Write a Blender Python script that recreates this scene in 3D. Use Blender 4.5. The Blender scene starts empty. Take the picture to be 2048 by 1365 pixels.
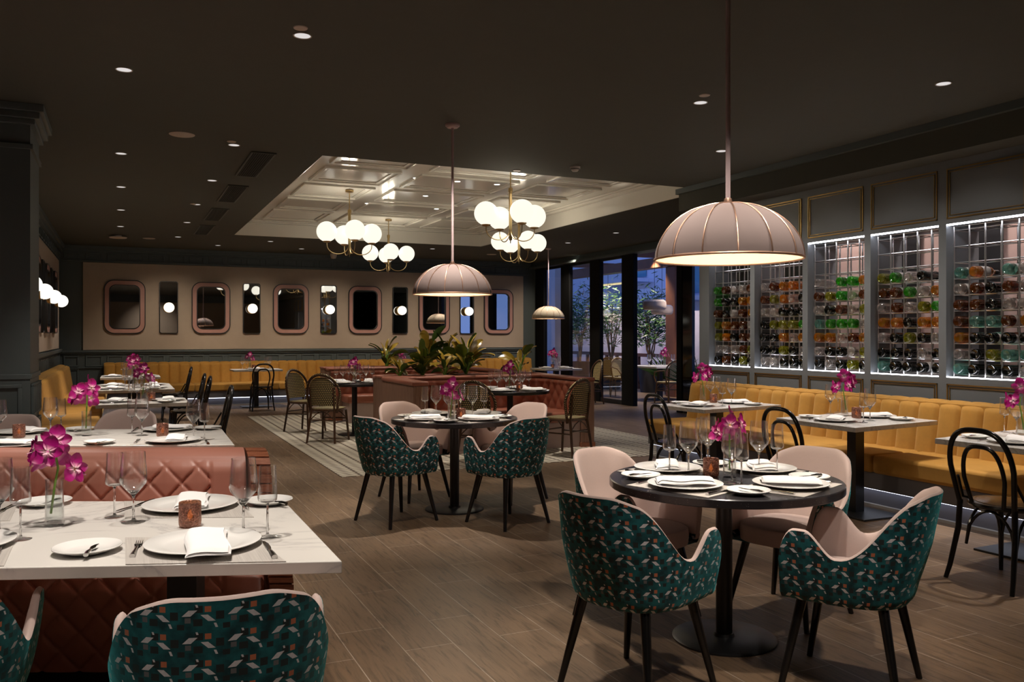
import bpy, math, random
from mathutils import Vector, Matrix
random.seed(7)
sc = bpy.context.scene
COL = sc.collection
R = math.radians
sin, cos, pi = math.sin, math.cos, math.pi

# ------------------------------------------------------------------ camera
F, HZ, TH, EYE = 1700.0, 672.0, R(24.67), 1.42
cd = bpy.data.cameras.new('camera'); cam = bpy.data.objects.new('camera', cd); COL.objects.link(cam)
cam.location = (0, 0, EYE); cam.rotation_euler = (R(90), 0, -TH)
cd.sensor_width = 36; cd.lens = F / 2048 * 36; cd.shift_y = -(682.5 - HZ) / 2048
cd.clip_start = .05; cd.clip_end = 300
sc.camera = cam
sc.view_settings.view_transform = 'Standard'; sc.view_settings.look = 'None'
sc.view_settings.gamma = 1; sc.view_settings.exposure = 0.0
sc.cycles.use_denoising = True
sc.cycles.max_bounces = 9; sc.cycles.diffuse_bounces = 3; sc.cycles.glossy_bounces = 4
sc.cycles.transmission_bounces = 8; sc.cycles.transparent_max_bounces = 28
sc.cycles.caustics_reflective = False; sc.cycles.caustics_refractive = False
sc.cycles.sample_clamp_indirect = 4.0
# ------------------------------------------------------------------ world (dusk sky)
w = bpy.data.worlds.new('dusk'); sc.world = w; w.use_nodes = True
_bg = w.node_tree.nodes['Background']; _bg.inputs[0].default_value = (.15, .24, .56, 1); _bg.inputs[1].default_value = 1.15

def c2w(s, d): return (sin(TH) * d + cos(TH) * s, cos(TH) * d - sin(TH) * s)
def W(px, py, z):                       # survey: pixel -> point on the level z
    d = (EYE - z) * F / (py - HZ); return c2w((px - 1024) / F * d, d)
def yX(px, X):                          # survey: where the sight line of a pixel column meets the plane X
    r = (px - 1024) / F; d = X / (sin(TH) + cos(TH) * r); return d * (cos(TH) - sin(TH) * r)
def xY(px, Y):
    r = (px - 1024) / F; d = Y / (cos(TH) - sin(TH) * r); return d * (sin(TH) + cos(TH) * r)

# ------------------------------------------------------------------ lights
K = 1.75
def spot(x, y, z, e, size=60, blend=.7, col=(1, .83, .66), tgt=None, rad=.05):  # serves the room's downlights and the added fill spots alike
    l = bpy.data.lights.new('down_or_fill_spot', 'SPOT'); l.energy = e * K; l.spot_size = R(size); l.spot_blend = blend
    l.color = col; l.shadow_soft_size = rad
    o = bpy.data.objects.new('down_or_fill_spot', l); COL.objects.link(o); o.location = (x, y, z)
    if tgt: o.rotation_euler = (Vector(tgt) - Vector((x, y, z))).to_track_quat('-Z', 'Y').to_euler()
    return o
def point(x, y, z, e, col=(1, .8, .58), rad=.06):  # pendant bulbs, and the fill added inside the chandeliers
    l = bpy.data.lights.new('bulb_or_fill_point', 'POINT'); l.energy = e * K; l.color = col; l.shadow_soft_size = rad
    o = bpy.data.objects.new('bulb_or_fill_point', l); COL.objects.link(o); o.location = (x, y, z); return o
H = 3.22
CW = (1, .90, .80)
# downlights over tables and floor, plus spots added to brighten the planters
for (x, y, e, s) in [(-.05, 2.75, 115, 62), (.35, 3.4, 60, 60), (-.6, 5.6, 150, 62), (.3, 5.6, 90, 60),
                     (2.5, 6.5, 150, 60), (.2, 9.4, 150, 60),
                     (.2, 12.2, 170, 60), (.2, 15.3, 150, 60), (5.3, 3.3, 110, 62), (5.3, 4.9, 130, 62),
                     (5.3, 6.6, 140, 62), (3.1, 12.0, 110, 60), (4.3, 9.3, 120, 60), (2.5, 17.6, 100, 60), (5.6, 17.4, 90, 60),
                     (8.1, 15.5, 120, 60), (7.4, 11.0, 70, 70), (4.3, 11.0, 90, 60), (4.0, 14.4, 70, 60), (2.3, 10.3, 70, 75), (2.4, 13.8, 60, 75), (1.6, 1.2, 45, 75), (1.3, 8.0, 60, 70)]:
    spot(x, y, H - .03, e, s, .8, CW)
for (x, y) in ((1.95, 2.45), (3.25, 2.65), (2.75, 4.1), (1.9, 3.7)): spot(x, y, H - .03, 75, 50, .8, CW, (2.57, 3.21, .75))  # fill spots added around the pendant shade, aimed at the foreground table
spot(-.3, 6.0, H - .03, 60, 50, .9, CW, (-.2, 7.3, .7)); spot(-.3, 3.35, H - .03, 70, 50, .9, CW, (-.2, 4.45, .8)); spot(1.5, 4.6, H - .03, 55, 60, 1, CW, (2.3, 6.3, .6)); spot(-.3, .5, H - .03, 55, 55, 1, CW, (-.3, 2.0, .6)); spot(1.9, 1.0, H - .03, 60, 60, 1, CW, (2.0, 2.7, .6)); spot(1.2, -1.0, H - .03, 60, 70, 1, CW, (1.2, -2.9, 1.6))  # added fill spots aimed at chairs, booth and front wall
for y in (4.8, 5.6, 6.4, 7.2, 8.0): spot(5.1, y, H - .03, 22, 60, 1, CW, (6.6, y, 1.7))  # added fill spots brightening the wine racks and bottles from the front
for y in (4.7, 5.5, 6.4, 7.1): spot(7.15, y, 3.05, 42, 100, 1, (1, .82, .76), (7.42, y, 1.5))  # spots added behind the racks, lighting the pink wall so bottles glow
# wall washers along the back wall and by the banquettes
for i in range(6):
    spot(.9 + 1.65 * i, 16.6, H - .03, 72, 70, 1, (1, .84, .66), (.9 + 1.65 * i, 18.98, .9))
for y in (3.0, 4.6, 6.2, 7.8):
    spot(5.35, y, H - .03, 46, 80, .9, CW, (6.3, y, .6))
for y in (11.5, 14.5, 17.5):
    spot(.2, y, H - .03, 45, 80, .9, CW, (-1.0, y, .9))

# ------------------------------------------------------------------ node helpers
def lin(h):
    h = h.lstrip('#'); c = [int(h[i:i + 2], 16) / 255 for i in (0, 2, 4)]
    return tuple((x / 12.92 if x <= .04045 else ((x + .055) / 1.055) ** 2.4) for x in c) + (1,)
class N:
    def __init__(s, name):
        s.m = bpy.data.materials.new(name); s.m.use_nodes = True; s.t = s.m.node_tree
        s.b = s.t.nodes['Principled BSDF']; s.out = s.t.nodes['Material Output']
    def n(s, typ, **kw):
        n = s.t.nodes.new(typ)
        for k, v in kw.items(): setattr(n, k, v)
        return n
    def l(s, a, b): s.t.links.new(a, b)
    def math(s, op, a, b=None, c=None):
        n = s.n('ShaderNodeMath', operation=op)
        for i, v in enumerate((a, b, c)):
            if v is None: continue
            if isinstance(v, (int, float)): n.inputs[i].default_value = v
            else: s.l(v, n.inputs[i])
        return n.outputs[0]
    def mix(s, f, a, b):
        n = s.n('ShaderNodeMix', data_type='RGBA')
        for i, v in ((0, f), (6, a), (7, b)):
            if isinstance(v, (int, float)): n.inputs[i].default_value = v
            elif isinstance(v, tuple): n.inputs[i].default_value = v
            else: s.l(v, n.inputs[i])
        return n.outputs[2]
    def co(s, kind='Object', scale=(1, 1, 1), rot=(0, 0, 0)):
        t = s.n('ShaderNodeTexCoord'); mp = s.n('ShaderNodeMapping'); s.l(t.outputs[kind], mp.inputs[0])
        mp.inputs['Scale'].default_value = scale; mp.inputs['Rotation'].default_value = rot; return mp.outputs[0]
    def noise(s, vec, scale, detail=4, rough=.5, dist=0):
        n = s.n('ShaderNodeTexNoise'); s.l(vec, n.inputs['Vector']); n.inputs['Scale'].default_value = scale
        n.inputs['Detail'].default_value = detail; n.inputs['Roughness'].default_value = rough; n.inputs['Distortion'].default_value = dist
        return n.outputs[0]
    def ramp(s, f, stops):
        r = s.n('ShaderNodeValToRGB'); e = r.color_ramp.elements
        while len(e) < len(stops): e.new(.5)
        for i, (p, c) in enumerate(stops): e[i].position = p; e[i].color = c
        s.l(f, r.inputs[0]); return r.outputs[0]
    def bump(s, h, st=.3, dist=.01):
        b = s.n('ShaderNodeBump'); b.inputs['Strength'].default_value = st; b.inputs['Distance'].default_value = dist
        s.l(h, b.inputs['Height']); s.l(b.outputs[0], s.b.inputs['Normal'])
    def base(s, v):
        if isinstance(v, tuple): s.b.inputs['Base Color'].default_value = v
        else: s.l(v, s.b.inputs['Base Color'])
    def set(s, **kw):
        for k, v in kw.items(): s.b.inputs[k.replace('_', ' ')].default_value = v
        return s
def plain(name, col, rough=.5, metal=0, spec=.5, var=.12, nscale=8, bump=0, sheen=0, stint=None):
    m = N(name); c = lin(col) if isinstance(col, str) else col
    f = m.noise(m.co(), nscale, 3)
    m.base(m.mix(f, tuple(x * (1 - var) for x in c[:3]) + (1,), tuple(min(1, x * (1 + var)) for x in c[:3]) + (1,)))
    m.set(Roughness=rough, Metallic=metal); m.b.inputs['Specular IOR Level'].default_value = spec
    if bump: m.bump(m.noise(m.co(), nscale * 20, 3), bump, .002)
    if sheen:
        m.b.inputs['Sheen Weight'].default_value = sheen; m.b.inputs['Sheen Roughness'].default_value = .4
        m.b.inputs['Sheen Tint'].default_value = stint or (1, 1, 1, 1)
    return m.m
def emis(name, col, st):
    m = N(name); m.base((.02, .02, .02, 1)); m.b.inputs['Emission Color'].default_value = col; m.b.inputs['Emission Strength'].default_value = st
    return m.m
def glassy(name, tint=(1, 1, 1, 1), base=.04, edge=.75, rough=.03, diff=0, dcol=(1, 1, 1, 1), power=3.0, gcol=(1, 1, 1, 1)):
    m = N(name); tr = m.n('ShaderNodeBsdfTransparent'); tr.inputs[0].default_value = tint
    gl = m.n('ShaderNodeBsdfGlossy'); gl.inputs['Roughness'].default_value = rough; gl.inputs['Color'].default_value = gcol
    lw = m.n('ShaderNodeLayerWeight'); lw.inputs[0].default_value = .5
    f = m.math('ADD', m.math('MULTIPLY', m.math('POWER', lw.outputs['Facing'], power), edge), base)
    mx = m.n('ShaderNodeMixShader'); m.l(f, mx.inputs[0]); m.l(tr.outputs[0], mx.inputs[1]); m.l(gl.outputs[0], mx.inputs[2])
    res = mx.outputs[0]
    if diff:
        df = m.n('ShaderNodeBsdfTranslucent'); df.inputs[0].default_value = dcol
        d2 = m.n('ShaderNodeBsdfDiffuse'); d2.inputs[0].default_value = dcol
        ad = m.n('ShaderNodeMixShader'); m.l(df.outputs[0], ad.inputs[1]); m.l(d2.outputs[0], ad.inputs[2])
        m2 = m.n('ShaderNodeMixShader'); m2.inputs[0].default_value = diff; m.l(res, m2.inputs[1]); m.l(ad.outputs[0], m2.inputs[2]); res = m2.outputs[0]
    m.l(res, m.out.inputs[0]); return m.m

# ------------------------------------------------------------------ materials
MT = {}
MT['ceiling'] = plain('dark_ceiling_paint', (.072, .072, .056, 1), .85, var=.05)
MT['cove'] = plain('white_lacquer', (.80, .77, .70, 1), .12, var=.02)
MT['green'] = plain('dark_green_grey_paint', (.080, .098, .098, 1), .5, var=.06)
MT['slate'] = plain('slate_blue_grey_paint', (.165, .180, .195, 1), .45, var=.05)
MT['beige'] = plain('beige_fabric_wall_panel', (.44, .35, .27, 1), .85, var=.05, bump=.1)
MT['pinkwall'] = plain('dusty_pink_wall', (.42, .31, .28, 1), .8, var=.05)
MT['black'] = plain('black_powder_coat', (.012, .012, .013, 1), .38, var=.1)
MT['blackwood'] = plain('black_lacquered_wood', (.010, .009, .009, 1), .22, var=.1)
MT['chrome'] = plain('chrome', (.72, .72, .72, 1), .30, 1, var=.02)
MT['steel'] = plain('polished_cutlery_steel', (.62, .61, .60, 1), .14, 1, var=.03)
MT['brass'] = plain('brushed_brass', (.58, .42, .20, 1), .28, 1, var=.06)
MT['rose'] = plain('rose_gold_metal', (.80, .50, .36, 1), .36, 1, var=.05)
MT['rosepaint'] = plain('dusty_rose_enamel', (.50, .38, .38, 1), .5, var=.03)
MT['shade'] = plain('taupe_pink_linen_shade', (.19, .138, .125, 1), .8, var=.05, bump=.08)
MT['shade_cream'] = plain('cream_linen_shade', (.52, .42, .29, 1), .8, var=.05)
MT['shade_in'] = plain('cream_shade_lining', (.46, .38, .24, 1), .7, var=.03)
MT['mirror'] = plain('mirror_glass', (.80, .80, .80, 1), .015, 1, var=0)
MT['mframe'] = plain('dusty_pink_mirror_frame', (.46, .24, .20, 1), .5, var=.08)
MT['yellow'] = None
def velvet(name, c, tint, nsc=30, sheen=.5, rough=.8, var=.35):
    m = N(name); v = m.co(); f = m.noise(v, nsc, 5, .65); g = m.noise(v, 3, 2)
    f = m.math('MULTIPLY_ADD', g, .5, m.math('MULTIPLY', f, .5))
    m.base(m.mix(f, tuple(x * (1 - var) for x in c[:3]) + (1,), tuple(min(1, x * (1 + var)) for x in c[:3]) + (1,)))
    m.set(Roughness=rough); m.b.inputs['Sheen Weight'].default_value = sheen; m.b.inputs['Sheen Tint'].default_value = tint
    m.bump(m.noise(v, nsc * 6, 2), .12, .002); return m.m
MT['yellow'] = velvet('mustard_velvet', (.42, .205, .030, 1), (1, .75, .35, 1), 18, .35)
MT['pinkleather'] = velvet('dusty_pink_leather', (.52, .215, .155, 1), (1, .7, .6, 1), 5, .08, .40, .06)
MT['brownleather'] = velvet('chestnut_leather', (.30, .095, .055, 1), (1, .6, .5, 1), 6, .05, .40, .10)
MT['blush'] = velvet('blush_woven_upholstery', (.52, .395, .355, 1), (1, .9, .85, 1), 120, .15, .85, .10)
MT['porcelain'] = plain('white_porcelain', (.86, .84, .81, 1), .12, var=.01)
MT['linen'] = plain('white_linen_napkin', (.90, .88, .87, 1), .85, var=.02, bump=.1)
MT['soil'] = plain('dark_potting_soil', (.03, .02, .015, 1), .9, var=.3, nscale=40)
MT['glass'] = glassy('clear_goblet_glass', (1, 1, 1, 1), .055, .95, .02, .012, (1, 1, 1, 1), 2.3)
MT['crystal'] = N('solid_crystal_glass').set(Roughness=.0, IOR=1.5).m; MT['crystal'].node_tree.nodes['Principled BSDF'].inputs['Transmission Weight'].default_value = 1.0; MT['crystal'].node_tree.nodes['Principled BSDF'].inputs['Base Color'].default_value = (1, 1, 1, 1)
MT['pane'] = glassy('window_pane_glass', (.93, .95, .96, 1), .05, .6, .01, power=4)
MT['water'] = glassy('vase_water', (.93, .96, .95, 1), .05, .4, .02)
MT['globe'] = emis('opal_globe_glow', (1, .95, .80, 1), 1.08)
MT['globe2'] = emis('opal_sconce_glow', (1, .95, .82, 1), 1.5)
MT['led'] = emis('cool_white_led', (.95, .93, 1, 1), 16)
MT['ledbar'] = emis('cool_white_plinth_led', (.80, .84, 1, 1), 3)
MT['down'] = emis('downlight_lens_glow', (1, .95, .92, 1), .72)
MT['downhot'] = emis('downlight_bright_lens', (1, .96, .9, 1), 5)
MT['flame'] = emis('candle_flame_glow', (1, .40, .05, 1), 3)
MT['disc'] = plain('beige_painted_disc', (.62, .54, .48, 1), .6, var=.03)
MT['vent'] = plain('dark_vent_paint', (.030, .034, .028, 1), .5, var=.05)
MT['smokewhite'] = plain('off_white_plastic', (.62, .58, .54, 1), .4, var=.03)
MT['skirt'] = plain('grey_laminate_plinth', (.14, .14, .16, 1), .45, var=.05)
MT['kerb'] = plain('pale_stone_kerb', (.55, .52, .48, 1), .6, var=.05)
MT['gold'] = plain('gold_moulding', (.42, .27, .10, 1), .38, 1, var=.05)
MT['gwall'] = plain('lilac_white_render', (.62, .56, .60, 1), .85, var=.06, nscale=3)
MT['bluewall'] = plain('pale_blue_render_facade', (.62, .70, .90, 1), .8, var=.08, nscale=1)  # the render colour itself is pale blue
MT['cedar'] = plain('reddish_timber', (.20, .075, .035, 1), .5, var=.25, nscale=6)
MT['leafgreen'] = plain('oleander_leaf', (.05, .12, .025, 1), .4, var=.5, nscale=10)
MT['bark'] = plain('pale_bark', (.36, .22, .13, 1), .8, var=.25, nscale=20)
MT['pot'] = plain('dark_planter', (.035, .037, .045, 1), .55, var=.1)
MT['stem'] = plain('green_flower_stem', (.16, .30, .03, 1), .5, var=.2)
MT['litwin'] = emis('lit_window_glow', (1, .80, .40, 1), 1.1)
MT['skywin'] = plain('blue_window_glass', (.10, .30, .45, 1), .08, var=.02)
MT['label'] = plain('paper_bottle_label', (.75, .72, .70, 1), .7, var=.05)
MT['postblack'] = plain('matt_black_aluminium', (.012, .012, .013, 1), .85, 0, .1, .1)
MT['bamboo'] = plain('dark_bamboo_frame', (.07, .032, .015, 1), .3, var=.5, nscale=14)
MT['bamboopale'] = plain('tan_rattan_frame', (.20, .11, .04, 1), .35, var=.3, nscale=14)
MT['patio'] = plain('terrace_paving', (.22, .20, .20, 1), .7, var=.1, nscale=2)

def mat_floor():
    m = N('wood_look_floor_planks'); v = m.co(rot=(0, 0, R(90)))
    b = m.n('ShaderNodeTexBrick'); m.l(v, b.inputs['Vector']); b.offset = .37; b.offset_frequency = 2
    b.inputs['Scale'].default_value = 1; b.inputs['Brick Width'].default_value = .92; b.inputs['Row Height'].default_value = .232
    b.inputs['Mortar Size'].default_value = .0022; b.inputs['Mortar Smooth'].default_value = .1
    b.inputs['Color1'].default_value = (.170, .104, .058, 1); b.inputs['Color2'].default_value = (.225, .145, .085, 1); b.inputs['Mortar'].default_value = (.44, .35, .27, 1)
    g = m.noise(m.co(scale=(7, .7, 1)), 5, 8, .65, 1.2); g2 = m.noise(m.co(scale=(22, .9, 1)), 4, 4, .6, .6)
    gr = m.ramp(m.math('MULTIPLY_ADD', g, .7, m.math('MULTIPLY', g2, .3)), [(.36, (.42, .39, .37, 1)), (.5, (.95, .95, .95, 1)), (.7, (1.15, 1.12, 1.08, 1))])
    mx = m.n('ShaderNodeMix', data_type='RGBA', blend_type='MULTIPLY'); mx.inputs[0].default_value = .95
    m.l(b.outputs[0], mx.inputs[6]); m.l(gr, mx.inputs[7]); m.base(mx.outputs[2])
    m.set(Roughness=.48); m.bump(b.outputs['Fac'], -.2, .002); return m.m
def mat_tile():
    m = N('cream_mosaic_tile'); t = m.n('ShaderNodeTexCoord'); s = m.n('ShaderNodeSeparateXYZ'); m.l(t.outputs['Object'], s.inputs[0])
    x, y = s.outputs[0], s.outputs[1]
    def fr(a, p, o=0): return m.math('FRACT', m.math('MULTIPLY_ADD', a, 1 / p, o))
    fx = fr(x, .21)
    l1 = m.math('LESS_THAN', m.math('ABSOLUTE', m.math('SUBTRACT', fx, .5)), .062)
    fy = fr(y, .105)
    # arrow shaped dark darts between the stripes
    hx = m.math('FRACT', m.math('ADD', fx, .5)); dx = m.math('ABSOLUTE', m.math('SUBTRACT', hx, .5)); dy = m.math('ABSOLUTE', m.math('SUBTRACT', fy, .5))
    d1 = m.math('LESS_THAN', m.math('ADD', m.math('MULTIPLY', dx, 1.0), m.math('MULTIPLY', dy, 1.25)), .28)
    dx2 = m.math('ABSOLUTE', m.math('SUBTRACT', fx, .5)); fy2 = fr(y, .105, .5); dy2 = m.math('ABSOLUTE', m.math('SUBTRACT', fy2, .5))
    d2 = m.math('LESS_THAN', m.math('ADD', dx2, m.math('MULTIPLY', dy2, 1.3)), .23)
    g = m.math('LESS_THAN', m.math('ABSOLUTE', m.math('SUBTRACT', fr(y, .105, .25), .5)), .03)
    g = m.math('MULTIPLY', g, .35)
    f = m.math('MAXIMUM', m.math('MAXIMUM', m.math('MAXIMUM', l1, d1), d2), g)
    m.base(m.mix(f, (.66, .60, .48, 1), (.15, .11, .075, 1))); m.set(Roughness=.5); return m.m
def mat_marble(name, c0, c1, sc=2.2):
    m = N(name); v = m.co()
    a = m.noise(v, sc, 8, .62, 1.6); vein = m.math('ABSOLUTE', m.math('SUBTRACT', a, .5))
    f = m.ramp(vein, [(0, c1), (.012, tuple(.35 * p + .65 * q for p, q in zip(c1, c0))), (.045, c0)])
    cl = m.noise(v, sc * .8, 3); mx = m.mix(m.math('MULTIPLY', cl, .22), f, c1); m.base(mx); m.set(Roughness=.22); return m.m
MT['floor'] = mat_floor(); MT['tile'] = mat_tile()
MT['marble'] = mat_marble('white_marble', (.80, .765, .715, 1), (.60, .57, .55, 1), 1.3)
MT['greymarble'] = mat_marble('grey_marble', (.68, .645, .61, 1), (.42, .40, .385, 1), 6)
def mat_granite():
    m = N('black_speckled_stone'); v = m.co(); n = m.n('ShaderNodeTexVoronoi'); m.l(v, n.inputs['Vector']); n.inputs['Scale'].default_value = 90
    f = m.math('LESS_THAN', n.outputs['Distance'], .10); m.base(m.mix(f, (.022, .020, .022, 1), (.22, .20, .19, 1))); m.set(Roughness=.22); return m.m
MT['granite'] = mat_granite()
def mat_wood(name, c0, c1, sc=(1, 1, 1), rough=.4):
    m = N(name); g = m.noise(m.co(scale=sc), 6, 7, .6, .8); m.base(m.mix(m.ramp(g, [(.3, (0, 0, 0, 1)), (.7, (1, 1, 1, 1))]), c0, c1)); m.set(Roughness=rough); return m.m
MT['oak'] = mat_wood('striped_walnut_veneer', (.17, .085, .055, 1), (.34, .19, .13, 1), (14, 14, .5), .5)
MT['tambour'] = mat_wood('red_cedar_tambour', (.20, .06, .03, 1), (.42, .15, .075, 1), (3, 3, 25), .38)
def mat_mat():
    m = N('grey_woven_placemat'); g = m.noise(m.co(scale=(90, 1.2, 1)), 3, 3); h = m.noise(m.co(), 260, 2)
    m.base(m.mix(m.math('MULTIPLY_ADD', g, .8, m.math('MULTIPLY', h, .2)), (.30, .27, .25, 1), (.62, .58, .53, 1))); m.set(Roughness=.7); return m.m
MT['mat'] = mat_mat()
def mat_teal():
    m = N('teal_geometric_jacquard'); t = m.n('ShaderNodeTexCoord'); s = m.n('ShaderNodeSeparateXYZ'); m.l(t.outputs['UV'], s.inputs[0])
    U = m.math('MULTIPLY', s.outputs[0], 1 / .098); V = m.math('MULTIPLY', s.outputs[1], 1 / .066)
    def rect(ou, ov, hu, hv, sk=0):
        u = m.math('SUBTRACT', m.math('FRACT', m.math('ADD', U, ou)), .5); v = m.math('SUBTRACT', m.math('FRACT', m.math('ADD', V, ov)), .5)
        if sk: u = m.math('SUBTRACT', u, m.math('MULTIPLY', v, sk))
        return m.math('MULTIPLY', m.math('LESS_THAN', m.math('ABSOLUTE', u), hu), m.math('LESS_THAN', m.math('ABSOLUTE', v), hv))
    def tri(ou, ov, k, sg):
        u = m.math('MULTIPLY', m.math('SUBTRACT', m.math('FRACT', m.math('ADD', U, ou)), .5), sg); v = m.math('SUBTRACT', m.math('FRACT', m.math('ADD', V, ov)), .5)
        a = m.math('GREATER_THAN', u, -.05); b = m.math('GREATER_THAN', v, -k); c = m.math('LESS_THAN', m.math('ADD', m.math('MULTIPLY', u, 2.4), v), .12)
        return m.math('MULTIPLY', m.math('MULTIPLY', a, b), c)
    C = lambda cx, cy, hu, hv, sk=0: rect(.5 - cx, .5 - cy, hu, hv, sk)
    dk = m.math('MAXIMUM', m.math('MAXIMUM', C(.50, .84, .09, .13), C(.48, .36, .10, .13)), m.math('MAXIMUM', C(.96, .60, .09, .15), C(.10, .20, .08, .10)))
    nz = m.noise(m.co(), 22, 3); nz2 = m.noise(m.co(), 160, 2)
    base = m.mix(m.ramp(nz, [(.35, (0, 0, 0, 1)), (.65, (1, 1, 1, 1))]), (.004, .038, .046, 1), (.012, .155, .172, 1))
    base = m.mix(dk, base, (.020, .024, .024, 1))
    w = m.math('MAXIMUM', C(.30, .70, .095, .11, .7), C(.70, .52, .080, .12, -.7))
    w = m.math('MAXIMUM', w, m.math('MAXIMUM', C(.87, .24, .028, .08, -.25), C(.46, .96, .024, .05, -.2)))
    w = m.math('MULTIPLY', w, m.math('MULTIPLY_ADD', nz2, .4, .75))
    gr = C(.26, .44, .065, .095); og = C(.70, .84, .07, .105)
    c = m.mix(m.math('MINIMUM', w, 1.0), base, (.84, .80, .83, 1)); c = m.mix(gr, c, (.17, .165, .17, 1)); c = m.mix(og, c, (.62, .19, .09, 1))
    m.base(c); m.set(Roughness=.75); m.b.inputs['Sheen Weight'].default_value = .9; m.b.inputs['Sheen Roughness'].default_value = .35
    m.b.inputs['Sheen Tint'].default_value = (.10, .62, .66, 1); m.bump(nz2, .15, .002); return m.m
MT['teal'] = mat_teal()
def mat_weave(name, dark, light, p=.017):
    m = N(name); t = m.n('ShaderNodeTexCoord'); s = m.n('ShaderNodeSeparateXYZ'); m.l(t.outputs['UV'], s.inputs[0])
    U = m.math('MULTIPLY', s.outputs[0], 1 / p); V = m.math('MULTIPLY', s.outputs[1], 1 / p)
    row = m.math('FLOOR', V); u = m.math('SUBTRACT', m.math('FRACT', m.math('MULTIPLY_ADD', row, .5, U)), .5); v = m.math('SUBTRACT', m.math('FRACT', V), .5)
    f = m.math('MULTIPLY', m.math('LESS_THAN', m.math('ABSOLUTE', u), .27), m.math('LESS_THAN', m.math('ABSOLUTE', v), .30))
    m.base(m.mix(f, dark, light)); m.set(Roughness=.4); m.bump(f, .3, .002); return m.m
MT['weave'] = mat_weave('black_cream_woven_rattan', (.014, .010, .008, 1), (.68, .55, .26, 1), .022)
def mat_dots():
    m = N('black_cream_woven_cord'); t = m.n('ShaderNodeTexCoord'); q = m.n('ShaderNodeSeparateXYZ'); m.l(t.outputs['Object'], q.inputs[0])
    f = m.math('LESS_THAN', m.math('FRACT', m.math('MULTIPLY', m.math('ADD', q.outputs[2], m.math('ABSOLUTE', q.outputs[0])), 1 / .026)), .35)
    m.base(m.mix(f, (.014, .010, .008, 1), (.62, .50, .26, 1))); m.set(Roughness=.4); return m.m
MT['dots'] = mat_dots()
MT['weavepale'] = mat_weave('cream_brown_woven_rattan', (.70, .58, .30, 1), (.08, .045, .02, 1), .024)
def mat_petal():
    m = N('magenta_orchid_petal'); t = m.n('ShaderNodeTexCoord'); s = m.n('ShaderNodeSeparateXYZ'); m.l(t.outputs['UV'], s.inputs[0])
    m.base(m.ramp(s.outputs[0], [(.0, (.80, .62, .60, 1)), (.16, (.80, .30, .50, 1)), (.35, (.42, .004, .19, 1)), (1, (.26, .001, .085, 1))]))
    m.set(Roughness=.45); m.b.inputs['Subsurface Weight'].default_value = .0; return m.m
MT['petal'] = mat_petal()
def mat_leaf():
    m = N('paddle_leaf'); g = m.n('ShaderNodeNewGeometry'); oi = m.n('ShaderNodeObjectInfo'); n = m.noise(m.co(), 6, 2)
    top = m.mix(n, (.035, .12, .02, 1), (.14, .25, .05, 1)); und = m.mix(n, (.13, .09, .012, 1), (.42, .27, .03, 1))
    m.base(m.mix(g.outputs['Backfacing'], top, und)); m.set(Roughness=.22); return m.m
MT['leaf'] = mat_leaf()
def mat_votive():
    m = N('copper_mosaic_glass'); v = m.n('ShaderNodeTexVoronoi'); m.l(m.co(), v.inputs['Vector']); v.inputs['Scale'].default_value = 190
    c = m.mix(m.ramp(v.outputs['Color'], [(.1, (0, 0, 0, 1)), (.8, (1, 1, 1, 1))]), (.14, .06, .045, 1), (.46, .24, .18, 1)); m.base(c)
    m.set(Roughness=.25, Metallic=.35); m.bump(v.outputs['Distance'], .6, .002)
    tr = m.n('ShaderNodeBsdfTransparent'); tr.inputs[0].default_value = (1, .70, .50, 1)
    mx = m.n('ShaderNodeMixShader'); mx.inputs[0].default_value = .30; m.l(m.b.outputs[0], mx.inputs[1]); m.l(tr.outputs[0], mx.inputs[2]); m.l(mx.outputs[0], m.out.inputs[0]); return m.m
MT['votive'] = mat_votive()
BOT = {'black': glassy('near_black_bottle_glass', (.05, .07, .06, 1), .08, .9, .04, .25, (.008, .010, .009, 1)),
       'amber': glassy('amber_bottle_glass', (.85, .42, .03, 1), .08, .8, .04, .20, (.75, .36, .02, 1)),
       'brown': glassy('brown_bottle_glass', (.35, .11, .02, 1), .08, .8, .04, .22, (.26, .08, .012, 1)),
       'clear': glassy('clear_bottle_glass', (.94, .92, .90, 1), .14, .9, .04, .10, (.85, .78, .74, 1)),
       'green': glassy('bright_green_bottle_glass', (.10, .70, .05, 1), .08, .8, .04, .20, (.07, .50, .02, 1)),
       'olive': glassy('olive_bottle_glass', (.55, .55, .05, 1), .08, .8, .04, .20, (.42, .42, .02, 1)),
       'aqua': glassy('aqua_bottle_glass', (.45, .80, .72, 1), .10, .8, .04, .20, (.22, .50, .42, 1))}

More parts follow.
